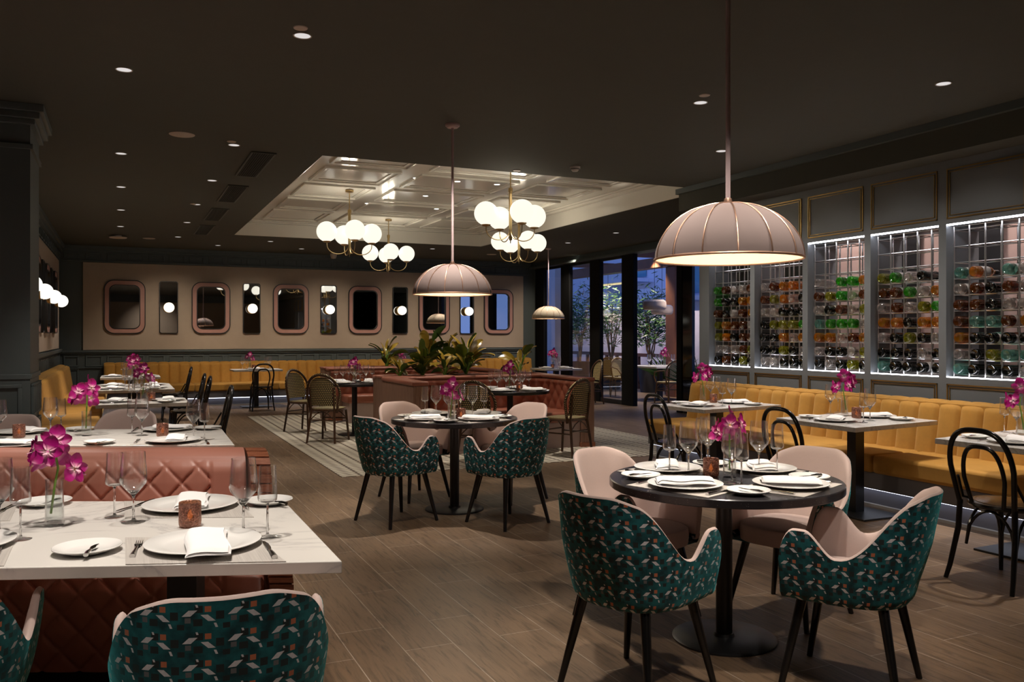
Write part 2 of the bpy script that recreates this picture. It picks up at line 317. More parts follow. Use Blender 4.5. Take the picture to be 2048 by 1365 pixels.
# ------------------------------------------------------------------ mesh builder
class MB:
    def __init__(s): s.v = []; s.f = []; s.uv = {}
    def add(s, vs, fs, uvs=None):
        o = len(s.v); s.v += [tuple(p) for p in vs]
        for i, f in enumerate(fs):
            s.f.append(tuple(o + k for k in f))
            if uvs: s.uv[len(s.f) - 1] = [uvs[k] for k in f]
        return s
    def box(s, x0, y0, z0, x1, y1, z1):
        vs = [(x, y, z) for z in (z0, z1) for x, y in ((x0, y0), (x1, y0), (x1, y1), (x0, y1))]
        return s.add(vs, [(3, 2, 1, 0), (4, 5, 6, 7), (0, 1, 5, 4), (1, 2, 6, 5), (2, 3, 7, 6), (3, 0, 4, 7)])
    def cbox(s, cx, cy, cz, sx, sy, sz, rz=0):
        n = len(s.v); s.box(-sx / 2, -sy / 2, -sz / 2, sx / 2, sy / 2, sz / 2); c, q = cos(rz), sin(rz)
        s.v[n:] = [(cx + x * c - y * q, cy + x * q + y * c, cz + z) for x, y, z in s.v[n:]]; return s
    def prism(s, poly, z0, z1):
        n = len(poly); vs = [(x, y, z0) for x, y in poly] + [(x, y, z1) for x, y in poly]
        fs = [tuple(range(n - 1, -1, -1)), tuple(range(n, 2 * n))] + [(i, (i + 1) % n, n + (i + 1) % n, n + i) for i in range(n)]
        return s.add(vs, fs)
    def lathe(s, prof, n=24, c=(0, 0, 0), caps=True, ax='z'):
        vs = []; fs = []
        for r, z in prof:
            for i in range(n):
                a = 2 * pi * i / n; p = (r * cos(a), r * sin(a), z)
                if ax == 'x': p = (z, r * cos(a), r * sin(a))
                if ax == 'y': p = (r * sin(a), z, r * cos(a))
                vs.append((p[0] + c[0], p[1] + c[1], p[2] + c[2]))
        for k in range(len(prof) - 1):
            for i in range(n):
                j = (i + 1) % n; fs.append((k * n + i, k * n + j, (k + 1) * n + j, (k + 1) * n + i))
        if caps:
            if prof[0][0] > 1e-5: fs.append(tuple(range(n - 1, -1, -1)))
            if prof[-1][0] > 1e-5: fs.append(tuple((len(prof) - 1) * n + i for i in range(n)))
        return s.add(vs, fs)
    def tube(s, pts, r, n=10, closed=False, ell=1.0):
        pts = [Vector(p) for p in pts]; m = len(pts); vs = []; fs = []; up = None
        for i, p in enumerate(pts):
            a = pts[(i - 1) % m] if (closed or i > 0) else p; b = pts[(i + 1) % m] if (closed or i < m - 1) else p
            t = (b - a).normalized()
            if up is None: up = Vector((0, 0, 1)) if abs(t.z) < .9 else Vector((1, 0, 0))
            x = t.cross(up)
            if x.length < 1e-4: x = t.orthogonal()
            x.normalize(); y = x.cross(t).normalized(); up = y
            rr = r[i] if isinstance(r, (list, tuple)) else r
            for k in range(n):
                q = 2 * pi * k / n; vs.append(p + x * (rr * cos(q) * ell) + y * (rr * sin(q)))
        for i in range(m if closed else m - 1):
            for k in range(n):
                j = (i + 1) % m; l = (k + 1) % n; fs.append((i * n + k, i * n + l, j * n + l, j * n + k))
        if not closed: fs += [tuple(range(n - 1, -1, -1)), tuple((m - 1) * n + k for k in range(n))]
        return s.add(vs, fs)
    def grid(s, fn, nu, nv, uvf=None, flip=False):
        vs = [fn(i / nu, j / nv) for j in range(nv + 1) for i in range(nu + 1)]; w_ = nu + 1
        fs = [(j * w_ + i, j * w_ + i + 1, (j + 1) * w_ + i + 1, (j + 1) * w_ + i) for j in range(nv) for i in range(nu)]
        if flip: fs = [f[::-1] for f in fs]
        uv = [uvf(i / nu, j / nv) for j in range(nv + 1) for i in range(nu + 1)] if uvf else None
        return s.add(vs, fs, uv)
    def sphere(s, c, r, n=20, m=12, sz=1.0):
        return s.lathe([(max(1e-6, r * sin(pi * k / m)), -r * cos(pi * k / m) * sz) for k in range(m + 1)], n, c, False)
    def build(s, name, mat, parent=None, bevel=0, ang=40, smooth=True, segs=2, loc=None):
        me = bpy.data.meshes.new(name); me.from_pydata(s.v, [], s.f)
        if s.uv:
            l = me.uv_layers.new(name='UVMap')
            for pi_, uvs in s.uv.items():
                for k, li in enumerate(me.polygons[pi_].loop_indices): l.data[li].uv = uvs[k]
        me.materials.append(MT[mat] if isinstance(mat, str) else mat); me.update()
        if smooth:
            me.shade_smooth(); me.set_sharp_from_angle(angle=R(ang))
        o = bpy.data.objects.new(name, me); COL.objects.link(o)
        if parent: o.parent = parent
        if loc: o.location = loc
        if bevel:
            b = o.modifiers.new('bevel', 'BEVEL'); b.width = bevel; b.segments = segs; b.limit_method = 'ANGLE'; b.angle_limit = R(35); b.harden_normals = False
        return o
def tag(o, label, cat, group=None, kind=None):
    o['label'] = label; o['category'] = cat
    if group: o['group'] = group
    if kind: o['kind'] = kind
    return o
def struct(o): o['kind'] = 'structure'; return o
def empty(name, loc=(0, 0, 0), rz=0):
    o = bpy.data.objects.new(name, None); COL.objects.link(o); o.location = loc; o.rotation_euler = (0, 0, rz); o.empty_display_size = .1; return o
def dup(o, parent=None):
    c = o.copy(); COL.objects.link(c)
    if parent: c.parent = parent
    for ch in list(o.children): dup(ch, c)
    return c
class Proto:
    """first use hands out the original, later uses hand out copies"""
    def __init__(s, fn): s.fn = fn; s.o = None; s.used = False
    def get(s, loc, rz=0, label=None, cat=None, group=None, scale=None):
        if s.o is None: s.o = s.fn()
        c = dup(s.o) if s.used else s.o
        if not s.used:
            s.kids = True
        s.used = True
        c.location = loc; c.rotation_euler = (0, 0, rz); c.scale = scale or (1, 1, 1)
        if label: tag(c, label, cat, group)
        return c
def par(o, p): o.parent = p; return o

# ================================================================== THE ROOM
YB, XL, XW, XG = 19.0, -1.12, 6.55, 9.4      # back wall, left wall, wine wall, glazed wall
CX0, CX1, CY0, CY1, CZ = 1.82, 6.60, 8.5, 15.85, 3.50
struct(MB().box(-4.2, -3, -.1, 13.5, 20, 0).build('floor', 'floor'))
struct(MB().box(2.0, 8.45, .0, 6.68, 15.5, .004).build('floor_tile_inlay', 'tile'))
m = MB(); m.box(-4.2, -3, H, 9.6, CY0, H + .5); m.box(-4.2, CY1, H, 9.6, 19.2, H + .5)
m.box(-4.2, CY0, H, CX0, CY1, H + .5); m.box(CX1, CY0, H, 9.6, CY1, H + .5)
struct(m.build('ceiling', 'ceiling'))
# white coffered tray in the ceiling opening
m = MB(); m.box(CX0 + .002, CY0 + .002, CZ, CX1 - .002, CY1 - .002, CZ + .05)
for (x0, y0, x1, y1) in ((CX0, CY0, CX0 + .012, CY1), (CX1 - .012, CY0, CX1, CY1), (CX0, CY0, CX1, CY0 + .012), (CX0, CY1 - .012, CX1, CY1)):
    m.box(x0, y0, H + .001, x1, y1, CZ)
def ring(m, x0, y0, x1, y1, wd, z0, z1):
    m.box(x0, y0, z0, x1, y0 + wd, z1); m.box(x0, y1 - wd, z0, x1, y1, z1); m.box(x0, y0 + wd, z0, x0 + wd, y1 - wd, z1); m.box(x1 - wd, y0 + wd, z0, x1, y1 - wd, z1)
ring(m, CX0 + .012, CY0 + .012, CX1 - .012, CY1 - .012, .10, CZ - .05, CZ)
ring(m, CX0 + .012, CY0 + .012, CX1 - .012, CY1 - .012, .17, CZ - .025, CZ)
xs = [CX0 + .3, CX0 + 1.55, CX0 + 3.2, CX1 - .3]; ys = [CY0 + .3, CY0 + 1.75, CY0 + 3.0, CY0 + 4.3, CY0 + 5.6, CY1 - .3]
for i in range(3):
    for j in range(5):
        a = .13; ring(m, xs[i] + a, ys[j] + a, xs[i + 1] - a, ys[j + 1] - a, .045, CZ - .028, CZ); ring(m, xs[i] + a + .02, ys[j] + a + .02, xs[i + 1] - a - .02, ys[j + 1] - a - .02, .09, CZ - .012, CZ)
struct(m.build('ceiling_tray', 'cove', bevel=.006))

# ---- back wall with wainscot and beige panel
struct(MB().box(-4.2, YB, 0, 9.6, YB + .2, H).build('wall_back', 'green'))
PX0, PX1 = xY(166, YB), xY(1045, YB)
def rects(m, x0, x1, y, z0, z1, n, wd=.028, d=.022, axis='x', sgn=-1, gap=.045):
    st = (x1 - x0) / n
    for i in range(n):
        a, b = x0 + i * st + gap, x0 + (i + 1) * st - gap
        for (p, q, r_, t) in ((a, b, z0, z0 + wd), (a, b, z1 - wd, z1), (a, a + wd, z0 + wd, z1 - wd), (b - wd, b, z0 + wd, z1 - wd)):
            if axis == 'x': m.box(p, min(y, y + sgn * d), r_, q, max(y, y + sgn * d), t)
            else: m.box(min(y, y + sgn * d), p, r_, max(y, y + sgn * d), q, t)
struct(MB().box(PX0, YB - .05, 1.135, PX1, YB, 2.89).build('wall_back_panel', 'beige', bevel=.004))
m = MB(); m.box(XL, YB - .10, H - .07, 9.2, YB, H - .001); m.box(XL, YB - .06, H - .11, 9.2, YB, H - .07); m.box(XL, YB - .05, 2.895, 9.2, YB, 2.93)
rects(m, PX0, 9.0, YB, 2.945, 3.09, 25); rects(m, XL + .03, PX0 - .03, YB, 2.945, 3.09, 1)
m.box(XL, YB - .07, 1.085, 9.2, YB, 1.13); m.box(XL, YB - .04, 1.05, 9.2, YB, 1.085)
rects(m, PX0, 9.0, YB, .80, 1.02, 25); rects(m, XL + .03, PX0 - .03, YB, .80, 1.02, 1); rects(m, XL + .03, PX0 - .03, YB, .1, .76, 1)
m.box(XL, YB - .035, .765, 9.2, YB, .79)
struct(m.build('trim_1', 'green', bevel=.004))
# ---- left wall (banquette alcove), return wall nearer the camera
struct(MB().box(XL - .2, 8.4, 0, XL, YB + .2, H).build('wall_left', 'green'))
struct(MB().box(XL, 9.6, 1.18, XL + .03, 18.4, 2.86).build('wall_left_panel', 'beige'))
m = MB(); m.box(XL, 8.4, H - .08, XL + .10, YB, H - .001); m.box(XL, 8.4, H - .14, XL + .06, YB, H - .08); rects(m, 8.5, 18.9, XL, 2.9, 3.06, 26, axis='y', sgn=1)
m.box(XL, 8.4, 1.10, XL + .06, YB, 1.16); rects(m, 8.5, 18.9, XL, .82, 1.06, 40, axis='y', sgn=1)
struct(m.build('trim_2', 'green', bevel=.004))
struct(MB().box(-4.2, 7.62, 0, -.65, 8.4, H).build('wall_return', 'green'))
m = MB()
for k, (o_, z0, z1) in enumerate(((.10, H - .06, H - .001), (.07, H - .11, H - .06), (.035, H - .15, H - .11), (.02, H - .34, H - .30), (.012, 1.08, 1.12))):
    m.box(-4.2, 7.62 - o_, z0, -.65 + o_, 8.4, z1)
rects(m, 7.66, 8.38, -.65, .78, 1.04, 6, axis='y', sgn=1, wd=.02, gap=.012); rects(m, 7.66, 8.38, -.65, .42, .74, 6, axis='y', sgn=1, wd=.02, gap=.012); rects(m, -4, -.66, 7.62, .5, 1.04, 3)
struct(m.build('trim_3', 'green', bevel=.004))
struct(MB().box(-4.4, -3, 0, -4.2, 8.4, H).build('wall_left_near', 'green'))
struct(MB().box(-4.2, -3.2, 0, 9.6, -3, H).build('wall_front', 'green'))

struct(MB().box(-3.6, -3, 1.1, 6.0, -2.96, 2.9).build('wall_front_panel', 'beige'))
# ---- wine wall: pilasters, header, base
m = MB(); bays = []
for k in range(8):
    y1 = 8.47 - .8255 * k; y0 = y1 - .75; bays.append((y0, y1))
ZB0, ZB1, WT = 1.055, 2.395, 2.94
for k in range(8):
    y0, y1 = bays[k]; nxt = bays[k + 1][1] if k < 7 else y0 - .2
    m.box(XW, nxt, ZB0, XW + .42, y0, ZB1)                      # pilaster
m.box(XW, 8.47, ZB0, XW + .42, 8.66, ZB1)
m.box(XW, bays[-1][0] - .2, 0, XW + .42, 8.66, ZB0); m.box(XW, bays[-1][0] - .2, ZB1, XW + .42, 8.66, H)
struct(m.build('wall_wine', 'slate'))
struct(MB().box(XW, -3, 0, XW + .42, bays[-1][0] - .2, H).build('wall_right_near', 'slate'))
for k in range(8):
    y0, y1 = bays[k]; mm = MB()
    for (z0, z1) in ((2.44, 2.875), (.80, 1.0)):
        for off, t in ((0, .011), (.026, .006)):
            a, b, c, d = y0 + .01 + off, y1 - .01 - off, z0 + off, z1 - off
            for q in ((a, b, c, c + t), (a, b, d - t, d), (a, a + t, c, d), (b - t, b, c, d)): mm.box(XW - .009, q[0], q[2], XW + .002, q[1], q[3])
    struct(mm.build('trim_%d' % (10 + k), 'gold'))
# bulkhead over the wine wall
m = MB(); m.box(6.24, -3, 2.95, XW + .42, 8.66, H - .001)
struct(m.build('ceiling_bulkhead', 'ceiling')); struct(MB().box(6.19, -3, H - .065, 6.24, 8.66, H - .001).build('trim_4', 'green'))
struct(MB().box(7.42, -3, 0, 7.55, 7.6, H).build('wall_store', 'pinkwall'))
m = MB()
for y in (2.3, 3.45, 4.5, 5.25, 6.15): m.box(7.38, y, 0, 7.42, y + .30, 2.95)
struct(m.build('wall_store_boards', 'black'))
struct(MB().box(XW + .42, -3.2, 0, 9.6, -3, H).build('wall_store_end', 'pinkwall'))
struct(MB().box(XG, -3, 0, XG + .2, 8.66, H).build('wall_right_outer', 'green'))

# ---- glazed wall
m = MB(); HZT = 3.07
m.box(XG - .12, 8.66, HZT, XG + .12, YB, H); m.box(XG - .2, 8.66, HZT - .0, XG - .1, YB, HZT + .05); m.box(6.97, 8.56, 2.95, XG, 8.76, H)
struct(m.build('wall_glazed_header', 'green'))
def post(px0, px1, name, x=XG, d=.10, mat='postblack', z1=HZT):
    y1, y0 = yX(px0, x), yX(px1, x); return MB().box(x - d / 2, min(y0, y1), 0, x + d / 2, max(y0, y1), z1).build(name, mat, bevel=.008)
struct(post(1060, 1074, 'wall_glazed_corner', mat='green', z1=H)); 
for i, (a, b) in enumerate(((1074, 1091), (1125, 1142), (1183, 1203), (1247, 1271), (1357, 1367))):
    struct(post(a, b, 'window_%d_post' % (i + 1)))
struct(MB().box(XG - .03, yX(1387, XG), 0, XG + .03, yX(1367, XG), HZT).build('window_6_dark_panel', plain('smoked_black_glass', (.008, .008, .010, 1), .06, var=0)))
for i, (a, b) in enumerate(((1091, 1125), (1142, 1183), (1203, 1247), (1387, 1418))):
    y1, y0 = yX(a, XG), yX(b, XG)
    f = struct(MB().box(XG - .004, y0, .05, XG + .004, y1, HZT - .03).build('window_%d' % (i + 7), 'pane'))
    mm = MB(); mm.box(XG - .03, y0, 0, XG + .03, y1, .09); mm.box(XG - .03, y0, HZT - .05, XG + .03, y1, HZT)
    g = mm.build('window_%d_frame' % (i + 7), 'black'); struct(g)
struct(MB().box(XG - .08, 8.66, 0, XG + .08, yX(1420, XG), HZT).build('wall_glazed_end', 'black'))

# ================================================================== CEILING DEVICES
def disc_at(px, py, z=H):
    d = (z - EYE) * F / (HZ - py); return c2w((px - 1024) / F * d, d)
def mk_down():
    r = empty('recessed_downlight'); MB().lathe([(.048, -.003), (.055, -.004), (.056, 0), (.048, 0)], 24, caps=False).build('trim_ring', 'smokewhite', r)
    MB().lathe([(.0, -.0015), (.048, -.0015)], 24, caps=False).build('lens', 'down', r); return r
def mk_down_hot():
    r = empty('recessed_downlight'); MB().lathe([(.040, -.003), (.052, -.004), (.053, 0), (.040, 0)], 24, caps=False).build('trim_ring', 'smokewhite', r)
    MB().lathe([(.0, -.0015), (.040, -.0015)], 24, caps=False).build('lens', 'downhot', r); return r
def mk_disc(rad, name, th=.006, mat='disc'):
    return lambda: MB().lathe([(0, -th), (rad * .93, -th), (rad, -th * .4), (rad, 0)], 28, caps=False).build(name, mat)
pd, ph = Proto(mk_down), Proto(mk_down_hot); pc = Proto(mk_disc(.042, 'ceiling_blank')); psp = Proto(mk_disc(.11, 'ceiling_speaker'))
DL = [(605, 71, 'largest downlight, high in the ceiling left of the long rod, beside a plain disc'),
      (248, 139, 'large downlight at upper left above the dark column'), (242, 307, 'left column downlight, second from the front, level with the vents'),
      (242, 374, 'left column downlight, third from the front'), (242, 420, 'left column downlight, fourth from the front'),
      (241, 453, 'left column downlight, farthest, by the round detector'), (468, 290, 'downlight left of the nearest vent with a disc behind it'),
      (424, 361, 'downlight left of the second vent'), (393, 409, 'downlight left of the third vent'), (374, 445, 'downlight left of the farthest vent'),
      (356, 474, 'small downlight beyond the vents above the back wall'), (436, 491, 'small downlight above the second oval mirror from left'),
      (541, 483, 'small downlight beyond the left end of the white tray'), (603, 498, 'small downlight beyond the tray left of the chandeliers'),
      (865, 498, 'small downlight beyond the tray left of the middle pendant rod'), (1401, 205, 'downlight left of the long pendant rod with a disc above'),
      (1443, 302, 'downlight just left of the long rod over the big pendant shade'), (1887, 167, 'downlight at upper right near the bulkhead'),
      (1232, 466, 'downlight right of the white tray above the glass doors'), (1136, 486, 'downlight right of the white tray above the window corner')]
for px, py, lb in DL:
    x, y = disc_at(px, py); pd.get((x, y, H - .0005), 0, lb, 'downlight', 'downlights in the dark ceiling')
for px, py, lb in ((601, 55, 'plain beige ceiling disc beside the largest downlight'), (463, 283, 'small beige ceiling disc behind the downlight left of nearest vent'),
                   (386, 408, 'small beige ceiling disc beside the third vent downlight'), (1409, 190, 'small beige ceiling disc above a downlight left of the long rod'),
                   (1034, 341, 'small beige ceiling disc in front of the white tray edge')):
    x, y = disc_at(px, py); pc.get((x, y, H - .0005), 0, lb, 'ceiling disc', 'blank discs in the ceiling')
for px, py, lb in ((364, 269, 'largest flat round speaker in the ceiling left of the vents'), (298, 477, 'far flat round speaker above the left corner'),
                   (1545, 389, 'flat round speaker beside the big pendant over the wine wall'), (983, 509, 'far flat round speaker above the last oval mirror')):
    x, y = disc_at(px, py); psp.get((x, y, H - .0005), 0, lb, 'speaker', 'round ceiling speakers')
for px, py, lb in ((832, 356, 'tray downlight farthest left in the front row'), (915, 363, 'tray downlight in the middle of the front row'), (994, 369, 'tray downlight at the right of the front row'),
                   (851, 392, 'tray downlight alone in the middle row'), (735, 407, 'tray downlight at the left of the back row'), (805, 411, 'tray downlight in the middle of the back row'), (873, 418, 'tray downlight at the right of the back row')):
    x, y = disc_at(px, py, CZ); ph.get((x, y, CZ - .0005), 0, lb, 'downlight', 'bright downlights in the white tray')
x, y = disc_at(1150, 334)
o = empty('smoke_detector', (x, y, H)); MB().lathe([(0, -.05), (.03, -.048), (.042, -.03), (.055, -.025), (.058, 0)], 28, caps=False).build('housing', 'smokewhite', o)
MB().lathe([(.043, -.031), (.056, -.026), (.056, -.024), (.043, -.029)], 28, caps=False).build('sensor_slots', 'black', o); tag(o, 'off white domed smoke detector in front of the white tray', 'smoke detector')
x, y = disc_at(236, 471); tag(MB().lathe([(0, -.05), (.14, -.05), (.15, -.04), (.15, -.035), (.06, -.03), (.06, 0)], 28, caps=False).build('ceiling_sensor', 'disc', loc=(x, y, H)), 'round raised ceiling fitting above the far left corner', 'ceiling fitting')
x, y = disc_at(667, 508); tag(MB().lathe([(0, -.11), (.05, -.10), (.07, -.05), (.075, 0)], 20, caps=False).build('security_camera', 'smokewhite', loc=(x, y, H)), 'small white dome camera on the ceiling below the left chandelier', 'camera')
def mk_vent():
    r = empty('ceiling_vent'); m = MB(); ring(m, 0, 0, .24, 1.35, .022, -.012, 0); m.build('frame', 'vent', r, bevel=.003)
    MB().box(.02, .02, -.002, .22, 1.33, 0).build('backing', 'black', r)
    m = MB()
    for i in range(9): m.box(.022 + .0215 * i + .012, .02, -.010, .022 + .0215 * i + .017, 1.33, -.003)
    for i in range(56): m.box(.02, .03 + .0235 * i, -.0105, .22, .035 + .0235 * i, -.004)
    m.build('grille', 'vent', r, smooth=False); return r
pv = Proto(mk_vent)
for k, nm in enumerate(('nearest', 'second', 'third', 'farthest')):
    pv.get((1.15, 8.58 + 2.01 * k, H - .0005), 0, '%s dark slotted ceiling vent left of the white tray' % nm, 'vent', 'ceiling vents in a row')

# ================================================================== PENDANTS, CHANDELIERS, SCONCES
def mk_pendant(shade='shade', R_=.334, hgt=.255, rodtop=None, cols=('rose', 'rosepaint')):
    r = empty('dome_pendant_lamp'); prof = []
    for k in range(15):
        a = pi / 2 * k / 14; prof.append((max(.012, R_ * sin(a) ** .92), hgt * cos(a) ** 1.05 if k < 14 else 0))
    o = MB().lathe(prof, 64, caps=False).build('shade', shade, r, ang=80)
    MB().lathe([(p[0] * .985, p[1] * .985 + .001) for p in prof[::-1]], 64, caps=False).build('lining', 'shade_in', r, ang=80)
    for i in range(14):
        a = 2 * pi * i / 14 + .12
        MB().tube([(p[0] * 1.004 * cos(a), p[0] * 1.004 * sin(a), p[1] + .002) for p in prof], .0035, 6).build('rib', cols[0], r)
    MB().tube([(R_ * cos(2 * pi * i / 64), R_ * sin(2 * pi * i / 64), 0) for i in range(64)], .006, 8, True).build('rim', cols[0], r)
    MB().lathe([(.0, hgt + .03), (.016, hgt + .025), (.022, hgt + .002), (.02, hgt - .006), (0, hgt - .006)], 20, caps=False).build('cap', cols[0], r)
    L = H - 1.773
    MB().lathe([(.011, hgt), (.011, L - .01)], 16).build('rod', cols[1], r)
    MB().lathe([(0, L - .03), (.045, L - .03), (.062, L - .015), (.062, L)], 28, caps=False).build('canopy', cols[1], r)
    MB().sphere((0, 0, .13), .04, 16, 10).build('bulb', 'globe', r)
    return r
p1 = Proto(mk_pendant)
ptsP = [(1456, .334 * 2 * F / 290, 'large taupe pink dome pendant on a long rod, nearest, at right'), (905, .334 * 2 * F / 157, 'taupe pink dome pendant over the middle round table')]
for px, d, lb in ptsP:
    x, y = c2w((px - 1024) / F * d, d); p1.get((x, y, 1.773), 0, lb, 'pendant lamp', 'dome pendants'); point(x, y, 1.84, 12, (1, .84, .66), rad=.04)
d = 17.5; x, y = c2w((1096.5 - 1024) / F * d, d)
tag(mk_pendant('shade_cream'), 'cream dome pendant in the far window corner', 'pendant lamp', 'dome pendants').location = (x, y, 1.773); point(x, y, 1.84, 12, (1, .84, .66), rad=.04)

def mk_chand():
    r = empty('globe_chandelier')   # origin at the bottom centre, z = 2.56
    top = CZ - 2.56
    MB().lathe([(0, top - .04), (.055, top - .04), (.058, top - .03), (.058, top - .012)], 28, caps=False).build('canopy', 'brass', r)
    MB().lathe([(.007, .62), (.007, top - .03)], 12).build('rod', 'brass', r)
    m = MB(); m.lathe([(.020, .02), (.020, .60), (.026, .60), (.026, .65), (.008, .66)], 16); m.build('column', 'brass', r)
    MB().lathe([(.004, -.02), (.008, .02), (.008, .1)], 10).build('finial', 'brass', r)
    for i in range(4):
        a = 2 * pi * i / 4; R0 = .31
        pts = [(.012 + R0 / 2 - R0 / 2 * cos(pi * k / 16), 0, .145 - .13 * sin(pi * k / 16)) for k in range(17)]
        pts = [(.012, 0, .5)] + pts + [(.012 + R0, 0, .17)]
        arm = MB().tube([(p[0] * cos(a) - p[1] * sin(a), p[0] * sin(a), p[2]) for p in pts], .006, 8).build('arm', 'brass', r)
        c = ((.012 + R0) * cos(a), (.012 + R0) * sin(a), 0)
        MB().lathe([(.008, .165), (.05, .178), (.056, .19), (.04, .196)], 20, (c[0], c[1], 0)).build('globe_cup', 'brass', r)
        MB().sphere((c[0], c[1], .325), .143, 28, 18).build('globe', 'globe', r)
    return r
pch = Proto(mk_chand)
for s_, d, rz, lb in (((699 - 1024) / F * 12.07, 12.07, R(24), 'four globe brass chandelier at left of the tray'), ((777 - 1024) / F * 15.1, 15.1, R(15), 'farthest four globe brass chandelier, left of the middle pendant'),
                      ((1021 - 1024) / F * 10.3, 10.3, R(25), 'nearest and largest four globe brass chandelier, at upper right'), ((1038 - 1024) / F * 13.3, 13.3, R(25), 'four globe brass chandelier below and behind the nearest one')):
    x, y = c2w(s_, d); point(x, y, 3.0, 9, (1, .88, .68), .1); pch.get((x, y, 2.56), rz - TH, lb, 'chandelier', 'globe chandeliers under the white tray')  # point light added between the arms to brighten tray and room

# ---- mirrors and globe sconces
def rrect(w_, h_, r_, n=7):
    pts = []
    for (cx, cy, a0) in ((w_ / 2 - r_, h_ / 2 - r_, 0), (-w_ / 2 + r_, h_ / 2 - r_, 90), (-w_ / 2 + r_, -h_ / 2 + r_, 180), (w_ / 2 - r_, -h_ / 2 + r_, 270)):
        for k in range(n + 1):
            a = R(a0 + 90 * k / n); pts.append((cx + r_ * cos(a), cy + r_ * sin(a)))
    return pts
def rframe(outer, inner, d0, d1):
    m = MB(); n = len(outer); vs = []
    for (pl, y) in ((outer, d0), (outer, d1), (inner, d1), (inner, d0)): vs += [(p[0], y, p[1]) for p in pl]
    fs = []
    for k in range(4):
        for i in range(n):
            j = (i + 1) % n; kk = (k + 1) % 4; fs.append((k * n + i, k * n + j, kk * n + j, kk * n + i))
    return m.add(vs, [f[::-1] for f in fs])
def rplate(pl, y):
    return MB().add([(p[0], y, p[1]) for p in pl], [tuple(range(len(pl)))])
def mk_bigmirror():
    r = empty('oval_wall_mirror')     # faces -y
    rframe(rrect(.77, 1.09, .19), rrect(.735, 1.055, .175), 0, -.05).build('outer_edge', 'black', r)
    rframe(rrect(.735, 1.055, .175), rrect(.575, .895, .12), 0, -.042).build('frame', 'mframe', r)
    rframe(rrect(.575, .895, .12), rrect(.54, .86, .105), 0, -.052).build('inner_edge', 'black', r)
    rplate(rrect(.55, .87, .11), -.022).build('mirror_plate', 'mirror', r); return r
def mk_slim():
    r = empty('slim_wall_mirror')
    rframe(rrect(.36, 1.08, .045), rrect(.33, 1.05, .035), 0, -.045).build('frame', 'black', r)
    rplate(rrect(.335, 1.055, .035), -.02).build('mirror_plate', 'mirror', r); return r
def mk_sconce():
    r = empty('globe_sconce'); MB().lathe([(0, -.035), (.045, -.03), (.055, 0)], 20, ax='y', caps=False).build('back_plate', 'brass', r)
    MB().tube([(0, -.02, 0), (0, -.075, 0)], .012, 10).build('stem', 'brass', r)
    m = MB(); m.lathe([(.106, -.11), (.104, -.085), (.09, -.06), (.05, -.05), (0, -.048)], 24, ax='y', caps=False); m.build('brass_cup', 'brass', r)
    MB().sphere((0, -.155, 0), .102, 24, 16).build('globe', 'globe2', r); return r
pb, psl, pso = Proto(mk_bigmirror), Proto(mk_slim), Proto(mk_sconce)
ordn = ('leftmost', 'second from left', 'third from left', 'fourth from left', 'fifth from left', 'rightmost')
for k in range(6):
    pb.get((.06 + 1.655 * k, YB - .05, 2.005), 0, '%s pink framed rounded mirror on the back wall' % ordn[k], 'mirror', 'rounded mirrors on the back wall')
ords = ('leftmost', 'second from left', 'middle', 'fourth from left', 'rightmost')
for k in range(5):
    x = .885 + 1.655 * k
    psl.get((x, YB - .05, 2.005), 0, '%s narrow black framed mirror on the back wall' % ords[k], 'mirror', 'narrow mirrors on the back wall')
    pso.get((x, YB - .073, 2.0), 0, '%s glowing globe sconce on the back wall narrow mirrors' % ords[k], 'wall lamp', 'globe sconces on the back wall')
ordl = ('nearest', 'second', 'third', 'farthest')
for k in range(4):
    y = 10.95 + 1.7 * k
    psl.get((XL + .03, y, 2.005), R(90), '%s narrow mirror on the left alcove wall' % ordl[k], 'mirror', 'narrow mirrors on the left wall')
    pso.get((XL + .053, y, 2.0), R(90), '%s glowing globe sconce on the left alcove wall' % ordl[k], 'wall lamp', 'globe sconces on the left wall')
    if k: pb.get((XL + .03, y + .85, 2.005), R(90), '%s pink framed rounded mirror on the left alcove wall' % ordl[k], 'mirror', 'rounded mirrors on the left wall')

